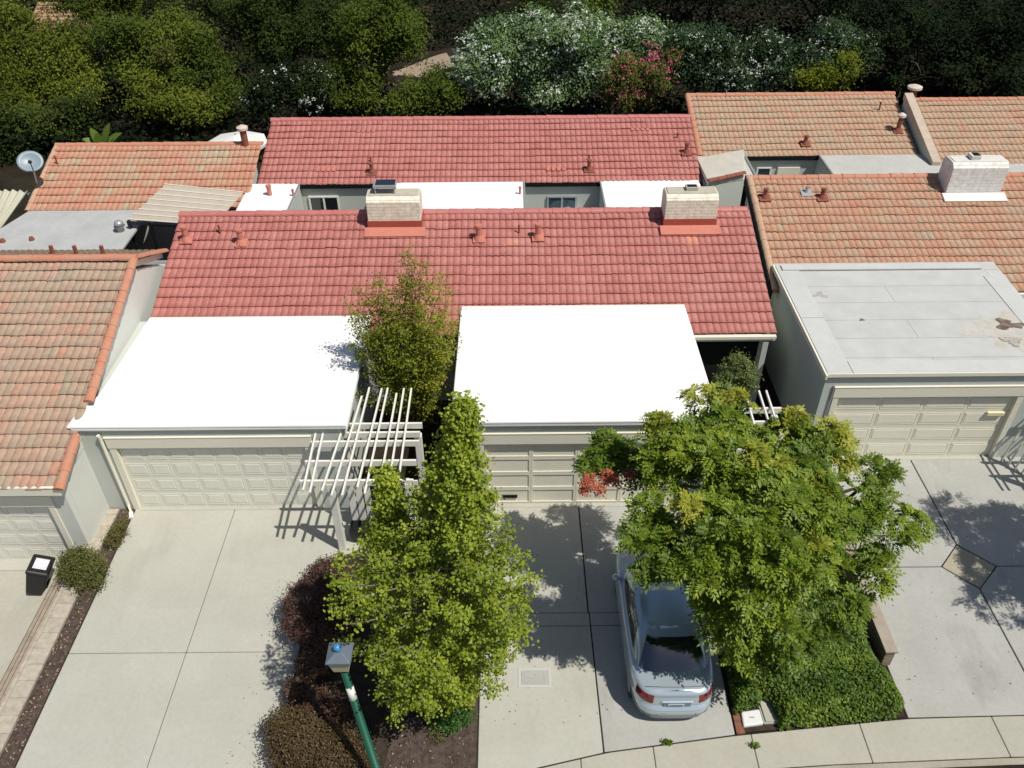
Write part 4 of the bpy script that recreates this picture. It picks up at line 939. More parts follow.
# slender olive tree in the courtyard between the white roofs
C_T = thing('courtyard_tree', 'sparse olive-green tree growing between the two white garage roofs', 'tree', (-2.9, 18.7, 0))
rg = random.Random(31); br = []; cb = np.array([-2.85, 18.6, 0.2])
tips = [(345, 302), (357, 291), (378, 283), (372, 295), (404, 252), (409, 262), (424, 262), (433, 279), (451, 292), (458, 318), (362, 322), (350, 315), (443, 312), (398, 290), (416, 284), (390, 300)]
tips += [(rg.gauss(404, 27), rg.gauss(345, 26)) for _ in range(150)]+[(rg.gauss(418, 20), rg.gauss(388, 16)) for _ in range(45)]
for i, (px, py) in enumerate(tips):
    py = min(py, 418); px = max(352, min(456, px)) if i >= 16 else px
    e = at(px, py, y=18.6+rg.uniform(-.75, .75) if i >= 16 else 18.7); r_ = cb+np.array([rg.uniform(-.2, .2), rg.uniform(-.2, .2), rg.uniform(.3, 1.2)])
    br.append((r_, r_*.4+np.array([e[0]*.25+r_[0]*.75, e[1]*.3+r_[1]*.7, e[2]])*.6, e))
sprays('crown', 'limb', C_T, br, .13, .10, 18, .074, MIDL, 301, start=.36, r0=.009, up_jit=.75, aspect=.6)
mb = MB(); mb.tube([(-2.85, 18.6, 0), (-2.82, 18.62, .9), (-2.9, 18.6, 1.6)], [.10, .08, .06], 8); mb.build('trunk', M['bark'], C_T, smooth=True)

def shrub(name, label, lobes, n, per, sig, size, m, seed, base=None, group=None, cat='shrub', **kw):
    c = np.mean([l[0] for l in lobes], axis=0); b = base if base is not None else (c[0], c[1], 0)
    T_ = thing(name, label, cat, b, group)
    crown('foliage', T_, lobes, n, per, sig, size, m, seed, **kw)
    mb = MB()
    rg = random.Random(seed)
    for i in range(5):
        l = lobes[i % len(lobes)]; e = np.array(l[0])+np.array([rg.uniform(-.4, .4)*l[1][0], rg.uniform(-.4, .4)*l[1][1], .3*l[1][2]])
        s_ = np.array(b)+[rg.uniform(-.06, .06), rg.uniform(-.06, .06), 0]; mb.tube([s_, (s_+e)/2+[0, 0, .05], e], [.03, .02, .008], 5)
    mb.build('stem', M['bark'], T_)
    return T_
# shrubs by the left driveway and in the bed
shrub('shrub', 'rounded olive shrub beside the black wheeled bin', [lobe(82, 566, 21, 18, z=.35), lobe(88, 576, 18, 14, z=.3), lobe(72, 560, 12, 10, z=.35)], 420, 20, .07, .05, OLIVE, 401)
shrub('shrub', 'small scrubby yellowish shrub against the left driveway near the downpipe', [lobe(118, 533, 8, 9, z=.15), lobe(113, 542, 8, 7, z=.15), lobe(121, 524, 5, 5, z=.15)], 150, 14, .05, .045, leaf_mat('yellow_scrub', (.06, .06, .02), (.12, .11, .03), (.19, .16, .05), (.26, .18, .07), .2), 402)
shrub('shrub', 'dark purple shrub spilling over the driveway edge behind the lamp head', [lobe(308, 603, 24, 20, z=.75), lobe(325, 580, 22, 16, z=.8), lobe(300, 625, 16, 16, z=.55), lobe(335, 568, 14, 10, z=.8), lobe(320, 640, 20, 16, z=.5), lobe(340, 610, 20, 20, z=.7), lobe(312, 665, 14, 14, z=.4)], 1300, 20, .07, .05, PURPLE, 403)
shrub('shrub', 'low russet shrub in front of the lamp post at the bottom edge', [lobe(300, 742, 34, 24, z=.5), lobe(330, 752, 34, 24, z=.45), lobe(285, 728, 20, 16, z=.5), lobe(350, 766, 24, 18, z=.4)], 1100, 20, .07, .05, leaf_mat('russet_leaf', (.03, .028, .014), (.095, .058, .028), (.15, .12, .038), (.30, .075, .085), .2), 404)
shrub('shrub', 'small dusky pink-tipped shrub between the two purple shrubs', [lobe(318, 706, 20, 12, z=.5), lobe(296, 690, 14, 12, z=.45), lobe(335, 712, 12, 8, z=.4)], 380, 18, .06, .048, PURPLE, 405)
shrub('shrub', 'fresh green low shrub under the right side of the bright tree', [lobe(452, 712, 20, 13, z=.35), lobe(440, 702, 14, 10, z=.4)], 320, 18, .06, .05, leaf_mat('fresh_shrub', (.025, .07, .014), (.05, .13, .022), (.09, .19, .03), None, .22), 406)
shrub('shrub', 'little brown tuft on the bare bed below the bright tree', [lobe(437, 733, 8, 8, z=.15)], 30, 10, .04, .04, OLIVE, 407)
shrub('shrub', 'small green and red shrub at the corner of the left bed and driveway', [lobe(330, 570, 9, 6, z=.3), lobe(322, 563, 6, 4, z=.25)], 50, 12, .06, .05, leaf_mat('corner_leaf', (.05, .08, .014), (.10, .15, .022), (.16, .20, .03), (.3, .1, .05), .2), 408)
shrub('shrub', 'pale-flowered shrub in the shaded courtyard under the red eave', [lobe(738, 370, 17, 15, y=19.0), lobe(748, 378, 13, 12, y=18.9), lobe(726, 382, 11, 11, y=18.8)], 260, 14, .08, .075, leaf_mat('courtyard_leaf', (.05, .08, .02), (.10, .14, .03), (.22, .24, .10), (.55, .52, .40), .25), 409)

# clipped hedge over the meter boxes
def mound(name, parent, poly, h, n, size, m, seed, z0=.0, edge=.3, tint_shift=0):
    rng = np.random.default_rng(seed); poly = np.array(poly); lo, hi = poly.min(0), poly.max(0)
    P = rng.uniform(lo, hi, (int(n*2.2), 2)); ins = np.zeros(len(P), bool); dist = np.full(len(P), 9.0)
    k = len(poly)
    for i in range(k):
        a, b = poly[i], poly[(i+1) % k]; cond = (a[1] > P[:, 1]) != (b[1] > P[:, 1])
        xi = (b[0]-a[0])*(P[:, 1]-a[1])/(b[1]-a[1]+1e-12)+a[0]; ins ^= cond & (P[:, 0] < xi)
        ab = b-a; t = np.clip(((P-a)@ab)/(ab@ab), 0, 1); dist = np.minimum(dist, np.linalg.norm(P-(a+t[:, None]*ab), axis=1))
    P, dist = P[ins][:n], dist[ins][:n]; Q3 = np.c_[P, np.zeros(len(P))]
    top = h*np.clip(dist/edge, 0, 1)**.4*(.82+.20*snoise(Q3, 2.2, seed)+.10*snoise(Q3, 6, seed+1))
    z = z0+np.maximum(.03, top)*(1-.45*rng.random(len(P))**2.2)
    t = .5*(.5+.5*np.clip(snoise(Q3, 7, seed+2), -1, 1))+.5*rng.random(len(P))+tint_shift
    return leaves(name, np.c_[P, z], np.tile([0.1, -.15, .9], (len(P), 1)), size, m, parent, np.clip(t, 0, 1), .65, .75)
HG = thing('hedge', 'dense dark green hedge sprawling between the car and the right driveway', 'hedge', (6.6, 10.4, 0))
hp = [(4.76, 9.75), (5.30, 9.9), (5.40, 10.05), (5.55, 9.95), (5.66, 9.38), (7.3, 9.52), (8.15, 9.62), (8.42, 9.82), (8.38, 10.4), (8.22, 10.95), (8.12, 11.6), (7.9, 13.6), (6.2, 13.6), (5.5, 12.0), (4.80, 11.1)]
mound('foliage', HG, hp, .72, 30000, .075, HEDGE, 501, edge=.25)
mb = MB(); mb.slab([(4.95, 10.15), (5.65, 10.25), (5.8, 9.85), (8.3, 10.0), (8.2, 10.9), (7.6, 12.3), (6.6, 12.3), (5.6, 11.4), (4.95, 10.8)], 0, .3); mb.build('inner_twigs', M['bark'], HG)

# understorey; near-black leaf colour paints the shade between the trees
def undergrowth(x0, x1, y0, y1, n, h, size, m, seed, label):
    rng = np.random.default_rng(seed); P = np.c_[rng.uniform(x0, x1, n), rng.uniform(y0, y1, n)]; Q3 = np.c_[P, np.zeros(n)]
    keep = ~((P[:, 1] > 46.5) & (P[:, 1] < 54.5) & (P[:, 0] > -7.2) & (P[:, 0] < -2.6))
    zz = -.03+np.maximum(0, P[:, 1]-50)*.10+h*(.35+.65*np.clip(.5+.6*snoise(Q3, .9, seed), 0, 1))*rng.random(n)**.5
    tint = np.clip(.3*rng.random(n)+.5*(.5+.5*snoise(Q3, .5, seed+1)), 0, .9)
    o = leaves('undergrowth', np.c_[P, zz][keep], np.tile([0, -.2, .8], (keep.sum(), 1)), size, m, None, tint[keep], .6, .7)
    return tag(o, label, 'undergrowth', kind='stuff')
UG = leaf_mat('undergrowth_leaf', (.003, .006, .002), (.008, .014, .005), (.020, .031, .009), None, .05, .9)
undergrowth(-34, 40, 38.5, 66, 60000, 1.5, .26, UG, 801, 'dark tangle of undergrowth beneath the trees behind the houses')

# background belt --------------------------------------------------
BK = dict(
 olive=leaf_mat('tree_olive', (.022, .032, .006), (.088, .115, .015), (.20, .225, .028), (.25, .23, .04), .22, .7),
 mid=leaf_mat('tree_mid', (.018, .032, .007), (.064, .096, .014), (.150, .19, .027), None, .22, .7),
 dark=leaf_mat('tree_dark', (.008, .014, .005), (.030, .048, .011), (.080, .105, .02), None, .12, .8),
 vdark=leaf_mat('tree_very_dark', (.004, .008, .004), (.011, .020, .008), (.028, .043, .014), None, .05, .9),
 oleander=leaf_mat('oleander_leaf', (.035, .065, .025), (.12, .20, .07), (.24, .33, .14), None, .2, .7),
 oleander_shade=leaf_mat('oleander_shade_leaf', (.011, .024, .010), (.032, .060, .024), (.070, .115, .050), None, .15, .7),  # darker copy of the oleander leaf; shade is put into the colour
 pink=leaf_mat('pink_bush_leaf', (.030, .045, .012), (.08, .095, .022), (.15, .15, .03), (.28, .11, .07), .2, .7),
 yellow=leaf_mat('yellow_bush_leaf', (.060, .080, .008), (.15, .18, .015), (.28, .29, .025), (.36, .34, .03), .25, .7),
)
FLW = ramp_mat('white_petal', [(0, (.34, .40, .30)), (.5, (.52, .57, .48)), (1, (.74, .76, .69))], transl=.2)
FLP = ramp_mat('pink_petal', [(0, (.45, .05, .12)), (.6, (.60, .10, .20)), (1, (.68, .22, .26))], transl=.2)

def bg_tree(name, label, spec, m, seed, dens=1.0, leaf=.15, group=None, cat='tree', flowers=None, trunk_m='bark', rough=.3, inner=.45, sig=.26):
    lobes = []; rg = random.Random(seed)
    for q in spec:
        c, r = lobe(*q[:4], y=q[4]); lobes.append((c, tuple(.72*v for v in r)))
        for i in range(6):
            d = np.array([rg.gauss(0, 1), rg.gauss(-.3, .8), rg.gauss(.35, .8)]); d /= np.linalg.norm(d); f = rg.uniform(.28, .5)
            lobes.append((c+d*np.array(r)*rg.uniform(.6, .95), tuple(f*v*rg.uniform(.8, 1.2) for v in r)))
    c = np.mean([l[0] for l in lobes], axis=0); gx, gy = c[0], max(c[1], 37.6)
    gz = hill_z(gx, gy) if gy > 46 else SOIL_Z
    T_ = thing(name, label, cat, (gx, gy, gz), group)
    area = sum((l[1][0]*l[1][2]) for l in lobes)
    nc_ = int(60*dens*area); crown('crown', T_, lobes, nc_, 32, sig, leaf, BK[m], seed, inner=inner, rough=rough, up_jit=.5, holes=(1.0, -.38), tfreq=1.1)
    if flowers:
        fm, fn, fs = flowers; Cn, D = clumps(lobes, int(fn*area), seed+5, .92, .25, rough); k = np.repeat(np.arange(len(Cn)), 5)
        P = Cn[k]+RNG.normal(0, .06, (len(k), 3)); o = leaves('blossoms', P, D[k]*.8+np.array([0, -.2, .4]), fs, fm, T_, RNG.random(len(k)), .4, .9); o['kind'] = 'stuff'
    trunk(T_, (gx, gy, gz-.1), c+np.array([0, 0, .1*lobes[0][1][2]]), lobes[::7], max(.08, .05*math.sqrt(area)), trunk_m, 8, seed)
    return T_
GB = 'trees behind the houses'; GS = 'flowering shrubs behind the houses'
bg_tree('broadleaf_tree', 'sunlit olive-green tree at the upper left edge of the photo', [(40, 60, 52, 38, 45), (15, 30, 40, 30, 46), (75, 85, 40, 28, 44), (20, 95, 40, 30, 43.5)], 'olive', 601, group=GB)
bg_tree('broadleaf_tree', 'wide green tree with a rounded sunlit top above the left rear roof', [(165, 45, 50, 34, 46), (205, 70, 40, 36, 45), (130, 60, 34, 30, 45.5), (225, 95, 24, 18, 44)], 'mid', 602, group=GB)
bg_tree('broadleaf_tree', 'dark green tree at the left edge directly above the satellite dish', [(25, 125, 44, 26, 41), (70, 118, 34, 24, 41), (5, 150, 24, 24, 40)], 'dark', 603, group=GB)
bg_tree('broadleaf_tree', 'low layered olive tree just above the middle of the left rear ridge', [(165, 104, 40, 14, 42), (190, 112, 24, 12, 41.6), (140, 88, 24, 12, 42.5)], 'olive', 604, dens=.9, group=GB, inner=.4)
bg_tree('broadleaf_tree', 'shaded tree reaching the top edge above the left end of the rear red roof', [(270, 40, 34, 44, 47), (300, 20, 44, 34, 48), (245, 20, 34, 24, 48.5)], 'dark', 605, group=GB)
bg_tree('broadleaf_tree', 'leafy tree in front of the footpath above the rear red ridge', [(365, 55, 44, 46, 45), (395, 40, 30, 34, 45.5), (340, 85, 36, 24, 44), (385, 20, 38, 26, 46)], 'mid', 606, dens=.9, group=GB, flowers=None)
bg_tree('flowering_shrub', 'dark shrub dotted with white flowers left of the rear red ridge', [(275, 90, 24, 28, 41), (262, 108, 20, 16, 40.5)], 'vdark', 607, group=GS, cat='shrub', flowers=(FLW, 12, .10))
bg_tree('flowering_shrub', 'small dark shrub sprinkled with a few pale flowers below the shaded tree', [(312, 96, 18, 20, 41), (325, 80, 16, 18, 41.5)], 'dark', 608, group=GS, cat='shrub', flowers=(FLW, 1.5, .1))
bg_tree('bush', 'low dark green bush between the footpath and the rear red ridge', [(410, 100, 30, 16, 42), (440, 102, 26, 16, 42), (425, 88, 22, 12, 43)], 'mid', 609, group='low bushes by the footpath', cat='bush', dens=.8)
bg_tree('bush', 'trailing green bush directly beside the footpath and the white oleander', [(448, 82, 16, 16, 45)], 'dark', 610, group='low bushes by the footpath', cat='bush')
bg_tree('oleander', 'leftmost white-flowered oleander bush, next to the footpath', [(490, 55, 36, 32, 43.5), (480, 80, 28, 20, 43), (500, 36, 22, 18, 44)], 'oleander', 611, group='white oleanders behind the red roof', cat='oleander', flowers=(FLW, 95, .115))
bg_tree('oleander', 'tallest white-flowered oleander bush, middle of the white oleanders', [(560, 45, 38, 34, 43.5), (545, 78, 34, 22, 43), (575, 30, 26, 20, 44)], 'oleander', 612, group='white oleanders behind the red roof', cat='oleander', flowers=(FLW, 95, .115))
bg_tree('oleander', 'white-flowered oleander bush touching the pink shrub on its left', [(610, 42, 32, 26, 44), (590, 68, 30, 26, 43.5), (640, 35, 22, 16, 44.5)], 'oleander', 613, group='white oleanders behind the red roof', cat='oleander', flowers=(FLW, 85, .11))
bg_tree('pink_shrub', 'round reddish shrub with bright pink flowers behind the rear red ridge', [(640, 84, 36, 28, 40.5), (652, 66, 24, 18, 41), (622, 98, 24, 16, 40)], 'pink', 614, group=GS, cat='shrub', flowers=(FLP, 42, .085), leaf=.13, sig=.18)
bg_tree('oleander', 'shaded dark oleander bush directly right of the pink shrub', [(700, 62, 32, 32, 44), (690, 40, 22, 14, 45), (720, 80, 24, 16, 43)], 'oleander_shade', 615, group='shaded oleanders on the right', cat='oleander', flowers=(FLW, 42, .075))
bg_tree('oleander', 'shaded dark oleander bush above the left end of the tan rear roof', [(755, 56, 34, 28, 44), (770, 74, 28, 16, 43)], 'oleander_shade', 616, group='shaded oleanders on the right', cat='oleander', flowers=(FLW, 46, .075))
bg_tree('oleander', 'shaded dark oleander bush behind the yellow-green bush', [(830, 42, 36, 24, 45), (855, 55, 24, 20, 44.5), (805, 60, 20, 20, 44)], 'oleander_shade', 617, group='shaded oleanders on the right', cat='oleander', flowers=(FLW, 30, .07))
bg_tree('bush', 'sunlit yellow-green bush above the tan rear roof', [(842, 74, 30, 16, 41), (860, 66, 22, 14, 41.5), (815, 82, 16, 10, 40.5)], 'yellow', 618, cat='bush', dens=1.2)
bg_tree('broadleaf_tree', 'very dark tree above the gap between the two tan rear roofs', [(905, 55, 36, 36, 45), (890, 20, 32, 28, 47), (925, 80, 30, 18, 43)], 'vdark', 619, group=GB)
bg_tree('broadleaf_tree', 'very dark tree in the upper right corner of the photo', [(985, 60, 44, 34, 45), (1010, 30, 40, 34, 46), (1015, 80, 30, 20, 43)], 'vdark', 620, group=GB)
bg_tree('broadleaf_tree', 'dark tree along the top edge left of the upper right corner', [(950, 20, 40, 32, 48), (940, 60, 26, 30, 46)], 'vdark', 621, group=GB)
bg_tree('conifer', 'dark conifer tip at the top edge above the white oleanders', [(540, 4, 20, 18, 50), (536, -20, 14, 22, 50.5)], 'dark', 622, group=GB)
bg_tree('conifer', 'greenish conifer tip at the top edge behind the tallest white oleander', [(600, 4, 22, 14, 50), (602, -18, 14, 18, 50.5)], 'mid', 623, group=GB, dens=.8)
bg_tree('broadleaf_tree', 'dark green tree at the top edge behind the layered olive tree', [(100, 10, 44, 22, 53), (60, -5, 40, 20, 54), (150, 0, 36, 18, 53)], 'mid', 624, group=GB, dens=.8)
bg_tree('broadleaf_tree', 'dark tree at the top edge to the left of the footpath', [(215, 5, 34, 20, 53), (330, -10, 40, 22, 54), (400, -6, 30, 20, 54)], 'dark', 625, group=GB, dens=.8)
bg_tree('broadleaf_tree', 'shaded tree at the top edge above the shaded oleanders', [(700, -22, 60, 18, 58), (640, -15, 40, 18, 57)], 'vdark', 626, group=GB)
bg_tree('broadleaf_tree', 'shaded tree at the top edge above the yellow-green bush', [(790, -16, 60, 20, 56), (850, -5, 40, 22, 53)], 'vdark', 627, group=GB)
bg_tree('bush', 'dim reddish bush inside the left trees', [(160, 52, 12, 8, 43.6)], 'pink', 628, cat='bush')
# banana plant behind the left rear roof
BP = thing('banana_plant', 'banana plant with a few broad bright leaves behind the left rear ridge', 'plant', (*at(103, 140, y=34.5)[:2], 0))
bc = at(103, 150, y=34.5); mb = MB(); mb.tube([(bc[0], bc[1], 0), bc], [.12, .07], 8); mb.build('stem', M['bark'], BP)
for i, (tx, ty) in enumerate(((110, 123), (82, 139), (113, 138), (96, 133), (122, 133), (90, 128))):
    e = at(tx, ty, y=34.4); mid = (bc+e)/2+[0, 0, .25]; d = e-bc; sd_ = np.cross(d, [.2, -.5, .8]); sd_ /= np.linalg.norm(sd_)
    V = []; n_ = 8
    for k in range(n_+1):
        t = k/n_; p = bc*(1-t)**2+2*mid*t*(1-t)+e*t*t; w_ = .16*math.sin(math.pi*min(1, t*.95+.05))+.01
        V += [p-sd_*w_, p+[0, 0, -.03], p+sd_*w_]
    Q = []
    for k in range(n_): Q += [(3*k, 3*k+1, 3*k+4, 3*k+3), (3*k+1, 3*k+2, 3*k+5, 3*k+4)]
    quads('leaf', V, Q, leaf_mat('banana_leaf_%d' % i, (.06, .12, .02), (.12, .2, .03), (.2, .28, .05), None, .3), BP, np.full(len(V), random.uniform(.3, .9)), smooth=True)
# terracotta roof glimpsed uphill between the trees
FH = thing('distant_house', 'terracotta roof of a house glimpsed between trees in the upper left corner', 'house', (*at(65, 24, y=56)[:2], 0))
p = at(66, 22, y=56); mb = MB(); mb.box(p[0]-2.2, p[0]+2.2, 55.6, 58.5, .2, p[2]-.3); mb.build('wall', M['wall'], FH)
tile_roof('roof', FH, p[0]-2.4, p[0]+2.4, 55.2, p[2]-.35, 58.0, .4, ORANGE, 71)
# street tree just out of frame that shades the right driveway
S_T = thing('shade_tree', 'tree beyond the right edge whose leafy shadow falls on the right driveway', 'tree', (16.4, 12.6, 0))
sl = [(np.array([15.3, 13.0, 5.0]), (1.3, 1.3, .9)), (np.array([14.6, 12.2, 4.6]), (.9, 1.0, .7)), (np.array([16.4, 12.4, 5.2]), (1.5, 1.5, 1.1)), (np.array([14.5, 13.7, 4.9]), (.9, .8, .6)), (np.array([14.2, 11.2, 4.6]), (.8, .7, .5))]
fronds('crown', S_T, sl, 2600, 702, PIST); trunk(S_T, (16.4, 12.6, 0), (15.9, 12.7, 4.2), sl, .14, 'bark', 10, 8)

# ------------------------------------------------------------------ retaining walls and planter wall
RW = thing('retaining_wall', 'stepped weathered block wall between the two left driveways', 'wall', (-11.2, 10.5, -.5))
mb = MB(); mb.box(-11.30, -10.80, 5.3, 15.95, -.6, .07); mb.build('block_tier', M['block'], RW, bevel=.015)
mb = MB(); mb.box(-11.72, -11.305, 5.3, 14.45, -.62, -.14); mb.build('board_tier', M['boards'], RW, bevel=.012)
PW = thing('planter_wall', 'low brown brick planter wall beside the right driveway', 'wall', (8.5, 12, 0))
mb = MB(); mb.box(8.34, 8.56, 10.95, 14.6, -.1, .50); mb.build('brick_body', M['planter_wall'], PW, bevel=.008)
mb = MB(); mb.box(8.31, 8.60, 10.92, 14.63, .502, .56); mb.build('coping', mat('coping', (.36, .31, .25), .9, .2, noise=(4, .8, (.28, .24, .19)), bump=(25, .3)), PW, bevel=.01)

# ------------------------------------------------------------------ pergolas
WP = M['white_paint']
PG = thing('pergola', 'white slatted timber pergola beside the left garage door', 'pergola', (-3.7, 15.5, 0))
bz = 2.42
for X0, X1, Y, z in ((-4.22, -2.34, 16.41, 2.71), (-5.12, -2.37, 16.10, 2.68), (-5.12, -2.37, 15.80, 2.65), (-5.15, -2.39, 15.13, 2.61), (-5.17, -2.41, 14.50, 2.56)):
    mb = MB(); mb.box(X0, X1, Y-.03, Y+.03, z-.20, z-.02); mb.build('beam', WP, PG, bevel=.006)
for i, (xb, xf, yb, yf) in enumerate(((-5.02, -5.0, 16.2, 14.12), (-4.83, -4.83, 16.2, 14.05), (-4.22, -4.55, 17.75, 14.1), (-4.02, -4.3, 17.4, 13.95), (-3.86, -4.05, 17.75, 13.95), (-3.52, -3.72, 17.7, 14.2), (-3.36, -3.52, 17.72, 14.0), (-3.10, -3.2, 17.5, 14.2), (-2.92, -2.98, 17.7, 14.2), (-2.72, -2.76, 17.7, 14.1))):
    sl_ = .045; za = 2.73+.045*(yb-16.4); zb = 2.73+.07*(yf-16.4)
    mb = MB(); mb.beam((xb, yb, za), (xf, yf, zb), .045, .07); mb.build('rafter', WP, PG, bevel=.004)
for X, Y in ((-4.45, 14.55), (-2.55, 14.55), (-4.4, 16.3), (-2.45, 16.25)):
    mb = MB(); mb.box(X-.09, X+.09, Y-.09, Y+.09, 0, 2.42); mb.build('post', WP, PG, bevel=.01)
SCR = thing('screen_fence', 'white board screen with a dark gateway under the left pergola', 'fence', (-3.4, 15.2, 0))
mb = MB()
for i, X in enumerate(np.arange(-4.28, -2.6, .21)):
    if -3.75 < X < -3.3: continue
    mb.box(X, X+.17, 15.28, 15.31, .08, 1.75+.04*math.sin(i*2.1))
mb.build('board', WP, SCR, bevel=.005)
mb = MB(); mb.box(-4.3, -2.55, 15.315, 15.36, .35, .45); mb.box(-4.3, -2.55, 15.315, 15.36, 1.4, 1.5); mb.build('rail', WP, SCR, bevel=.005)
mb = MB(); mb.box(-3.76, -3.32, 15.30, 15.33, .08, 1.7); mb.build('gate', M['black'], SCR, bevel=.008)
PL_ = thing('planter_box', 'black square planter box at the foot of the left pergola post', 'planter', (-4.1, 14.9, 0))
mb = MB(); mb.hexa([(-4.22, 14.72, 0), (-3.88, 14.72, 0), (-3.88, 15.06, 0), (-4.22, 15.06, 0)], [(-4.27, 14.67, .45), (-3.83, 14.67, .45), (-3.83, 15.11, .45), (-4.27, 15.11, .45)]); mb.build('pot', M['black'], PL_, bevel=.015)
mb = MB(); mb.box(-4.24, -3.86, 14.70, 15.08, .452, .46); mb.build('potting_soil', M['dark'], PL_)

PG2 = thing('pergola', 'small white pergola half hidden behind the large tree', 'pergola', (6.5, 16.6, 0))
for Y, z in ((17.14, 2.5), (16.62, 2.48), (16.12, 2.46), (15.6, 2.44)):
    mb = MB(); mb.box(5.35, 7.2, Y-.03, Y+.03, z-.20, z-.02); mb.build('beam', WP, PG2, bevel=.006)
for X, yb in ((6.02, 17.35), (6.14, 17.55), (6.72, 17.75), (6.92, 17.75), (6.32, 17.45), (5.6, 17.5)):
    mb = MB(); mb.beam((X, yb, 2.56), (X-.05, 15.2, 2.47), .045, .07); mb.build('rafter', WP, PG2, bevel=.004)
for X, Y in ((5.5, 15.7), (7.05, 15.7), (7.05, 17.1)):
    mb = MB(); mb.box(X-.08, X+.08, Y-.08, Y+.08, 0, 2.24); mb.build('post', WP, PG2, bevel=.01)
PG3 = thing('pergola', 'pale timber pergola and slats at the right edge beside the right garage door', 'pergola', (15.8, 17.2, 0))
for Y in (16.2, 16.75, 17.3):
    mb = MB(); mb.box(14.75, 17, Y-.03, Y+.03, 2.3, 2.48); mb.build('beam', WP, PG3, bevel=.006)
for X in (14.9, 15.08, 15.5, 15.68, 16.1):
    mb = MB(); mb.beam((X, 17.7, 2.54), (X, 15.6, 2.5), .045, .07); mb.build('rafter', WP, PG3, bevel=.004)
for X, Y in ((14.95, 16.2), (16.8, 16.2)):
    mb = MB(); mb.box(X-.08, X+.08, Y-.08, Y+.08, 0, 2.28); mb.build('post', WP, PG3, bevel=.01)
mb = MB()
for i in range(7): mb.beam((14.12+i*.13, 17.55-.16*i, .02), (14.26+i*.13, 17.55-.16*i, 1.25), .05, .03)
mb.build('slat', M['trim'], PG3)

# ------------------------------------------------------------------ lamp post
ht = at(332, 634, z=3.55); ft = at(379, 776, z=1.0); dv = (ht-ft)/(ht[2]-ft[2]); b0 = ft-dv*ft[2]
LP = thing('street_lamp', 'green street lamp post with a square grey-capped lantern', 'street lamp', b0)
def pole_at(z): return b0+dv*z
GREEN = mat('green_paint', (.008, .085, .050), .45, .4, noise=(5, .6, (.010, .085, .05)), fine=(12, .12))
mb = MB(); mb.tube([pole_at(0), pole_at(.35), pole_at(.36), pole_at(3.0)], [.12, .11, .085, .072], 14); mb.build('pole', GREEN, LP, smooth=True)
p = pole_at(2.52); mb = MB(); mb.tube([pole_at(2.40), pole_at(2.62)], [.0785, .077], 14); mb.build('sticker', mat('pale_sticker', (.66, .68, .62), .6, .3), LP, smooth=True)
c = pole_at(3.0)
mb = MB(); bt = [(c[0]+sx*.145, c[1]+sy*.145, 3.0) for sx, sy in ((-1, -1), (1, -1), (1, 1), (-1, 1))]; tp = [(c[0]+sx*.205, c[1]+sy*.205, 3.36) for sx, sy in ((-1, -1), (1, -1), (1, 1), (-1, 1))]
mb.hexa(bt, tp); mb.build('lantern_glass', mat('milky_glass', (.62, .55, .36), .35, .4), LP, bevel=.01)
mb = MB(); mb.hexa([(c[0]+sx*.235, c[1]+sy*.235, 3.362) for sx, sy in ((-1, -1), (1, -1), (1, 1), (-1, 1))], [(c[0]+sx*.23, c[1]+sy*.23, 3.40) for sx, sy in ((-1, -1), (1, -1), (1, 1), (-1, 1))])
mb.hexa([(c[0]+sx*.225, c[1]+sy*.225, 3.40) for sx, sy in ((-1, -1), (1, -1), (1, 1), (-1, 1))], [(c[0]+sx*.07, c[1]+sy*.07, 3.50) for sx, sy in ((-1, -1), (1, -1), (1, 1), (-1, 1))])
mb.build('lantern_cap', mat('slate_cap', (.125, .155, .20), .5, .4, noise=(4, .6, (.10, .125, .165))), LP, bevel=.008)
mb = MB(); mb.ball((c[0]-.02, c[1], 3.56), .075); mb.build('finial', mat('blue_finial', (.05, .25, .52), .35, .5), LP, smooth=True)

# ------------------------------------------------------------------ wheeled bin
BN = thing('wheelie_bin', 'black wheeled bin with a pale sheet on its lid by the left garage', 'bin', (-12.28, 13.66, GZ))
bx, by = -12.28, 13.66
mb = MB(); mb.hexa([(bx-.21, by-.26, GZ+.08), (bx+.21, by-.26, GZ+.08), (bx+.21, by+.24, GZ+.08), (bx-.21, by+.24, GZ+.08)], [(bx-.28, by-.36, GZ+.98), (bx+.28, by-.36, GZ+.98), (bx+.28, by+.34, GZ+.98), (bx-.28, by+.34, GZ+.98)]); mb.build('body', M['black'], BN, bevel=.03)
mb = MB(); mb.hexa([(bx-.31, by-.40, GZ+.985), (bx+.31, by-.40, GZ+.985), (bx+.31, by+.38, GZ+.985), (bx-.31, by+.38, GZ+.985)], [(bx-.27, by-.34, GZ+1.07), (bx+.27, by-.34, GZ+1.07), (bx+.27, by+.34, GZ+1.09), (bx-.27, by+.34, GZ+1.09)]); ld = mb.build('lid', M['black'], BN, bevel=.03)
mb = MB(); mb.hexa([(bx-.17, by-.22, GZ+1.083), (bx+.19, by-.22, GZ+1.083), (bx+.19, by+.18, GZ+1.095), (bx-.17, by+.18, GZ+1.095)], [(bx-.17, by-.22, GZ+1.088), (bx+.19, by-.22, GZ+1.088), (bx+.19, by+.18, GZ+1.10), (bx-.17, by+.18, GZ+1.10)])
mb.build('paper_sheet', mat('pale_paper', (.66, .66, .72), .8, .2, noise=(9, .8, (.55, .55, .60))), ld)
BN.rotation_euler = (-.12, .42, .1); BN.scale = (.88, .88, .88)
for sx in (-.24, .24):
    mb = MB(); mb.tube([(bx+sx-.03, by+.27, GZ+.11), (bx+sx+.03, by+.27, GZ+.11)], .11, 14); mb.build('wheel', M['black'], BN)
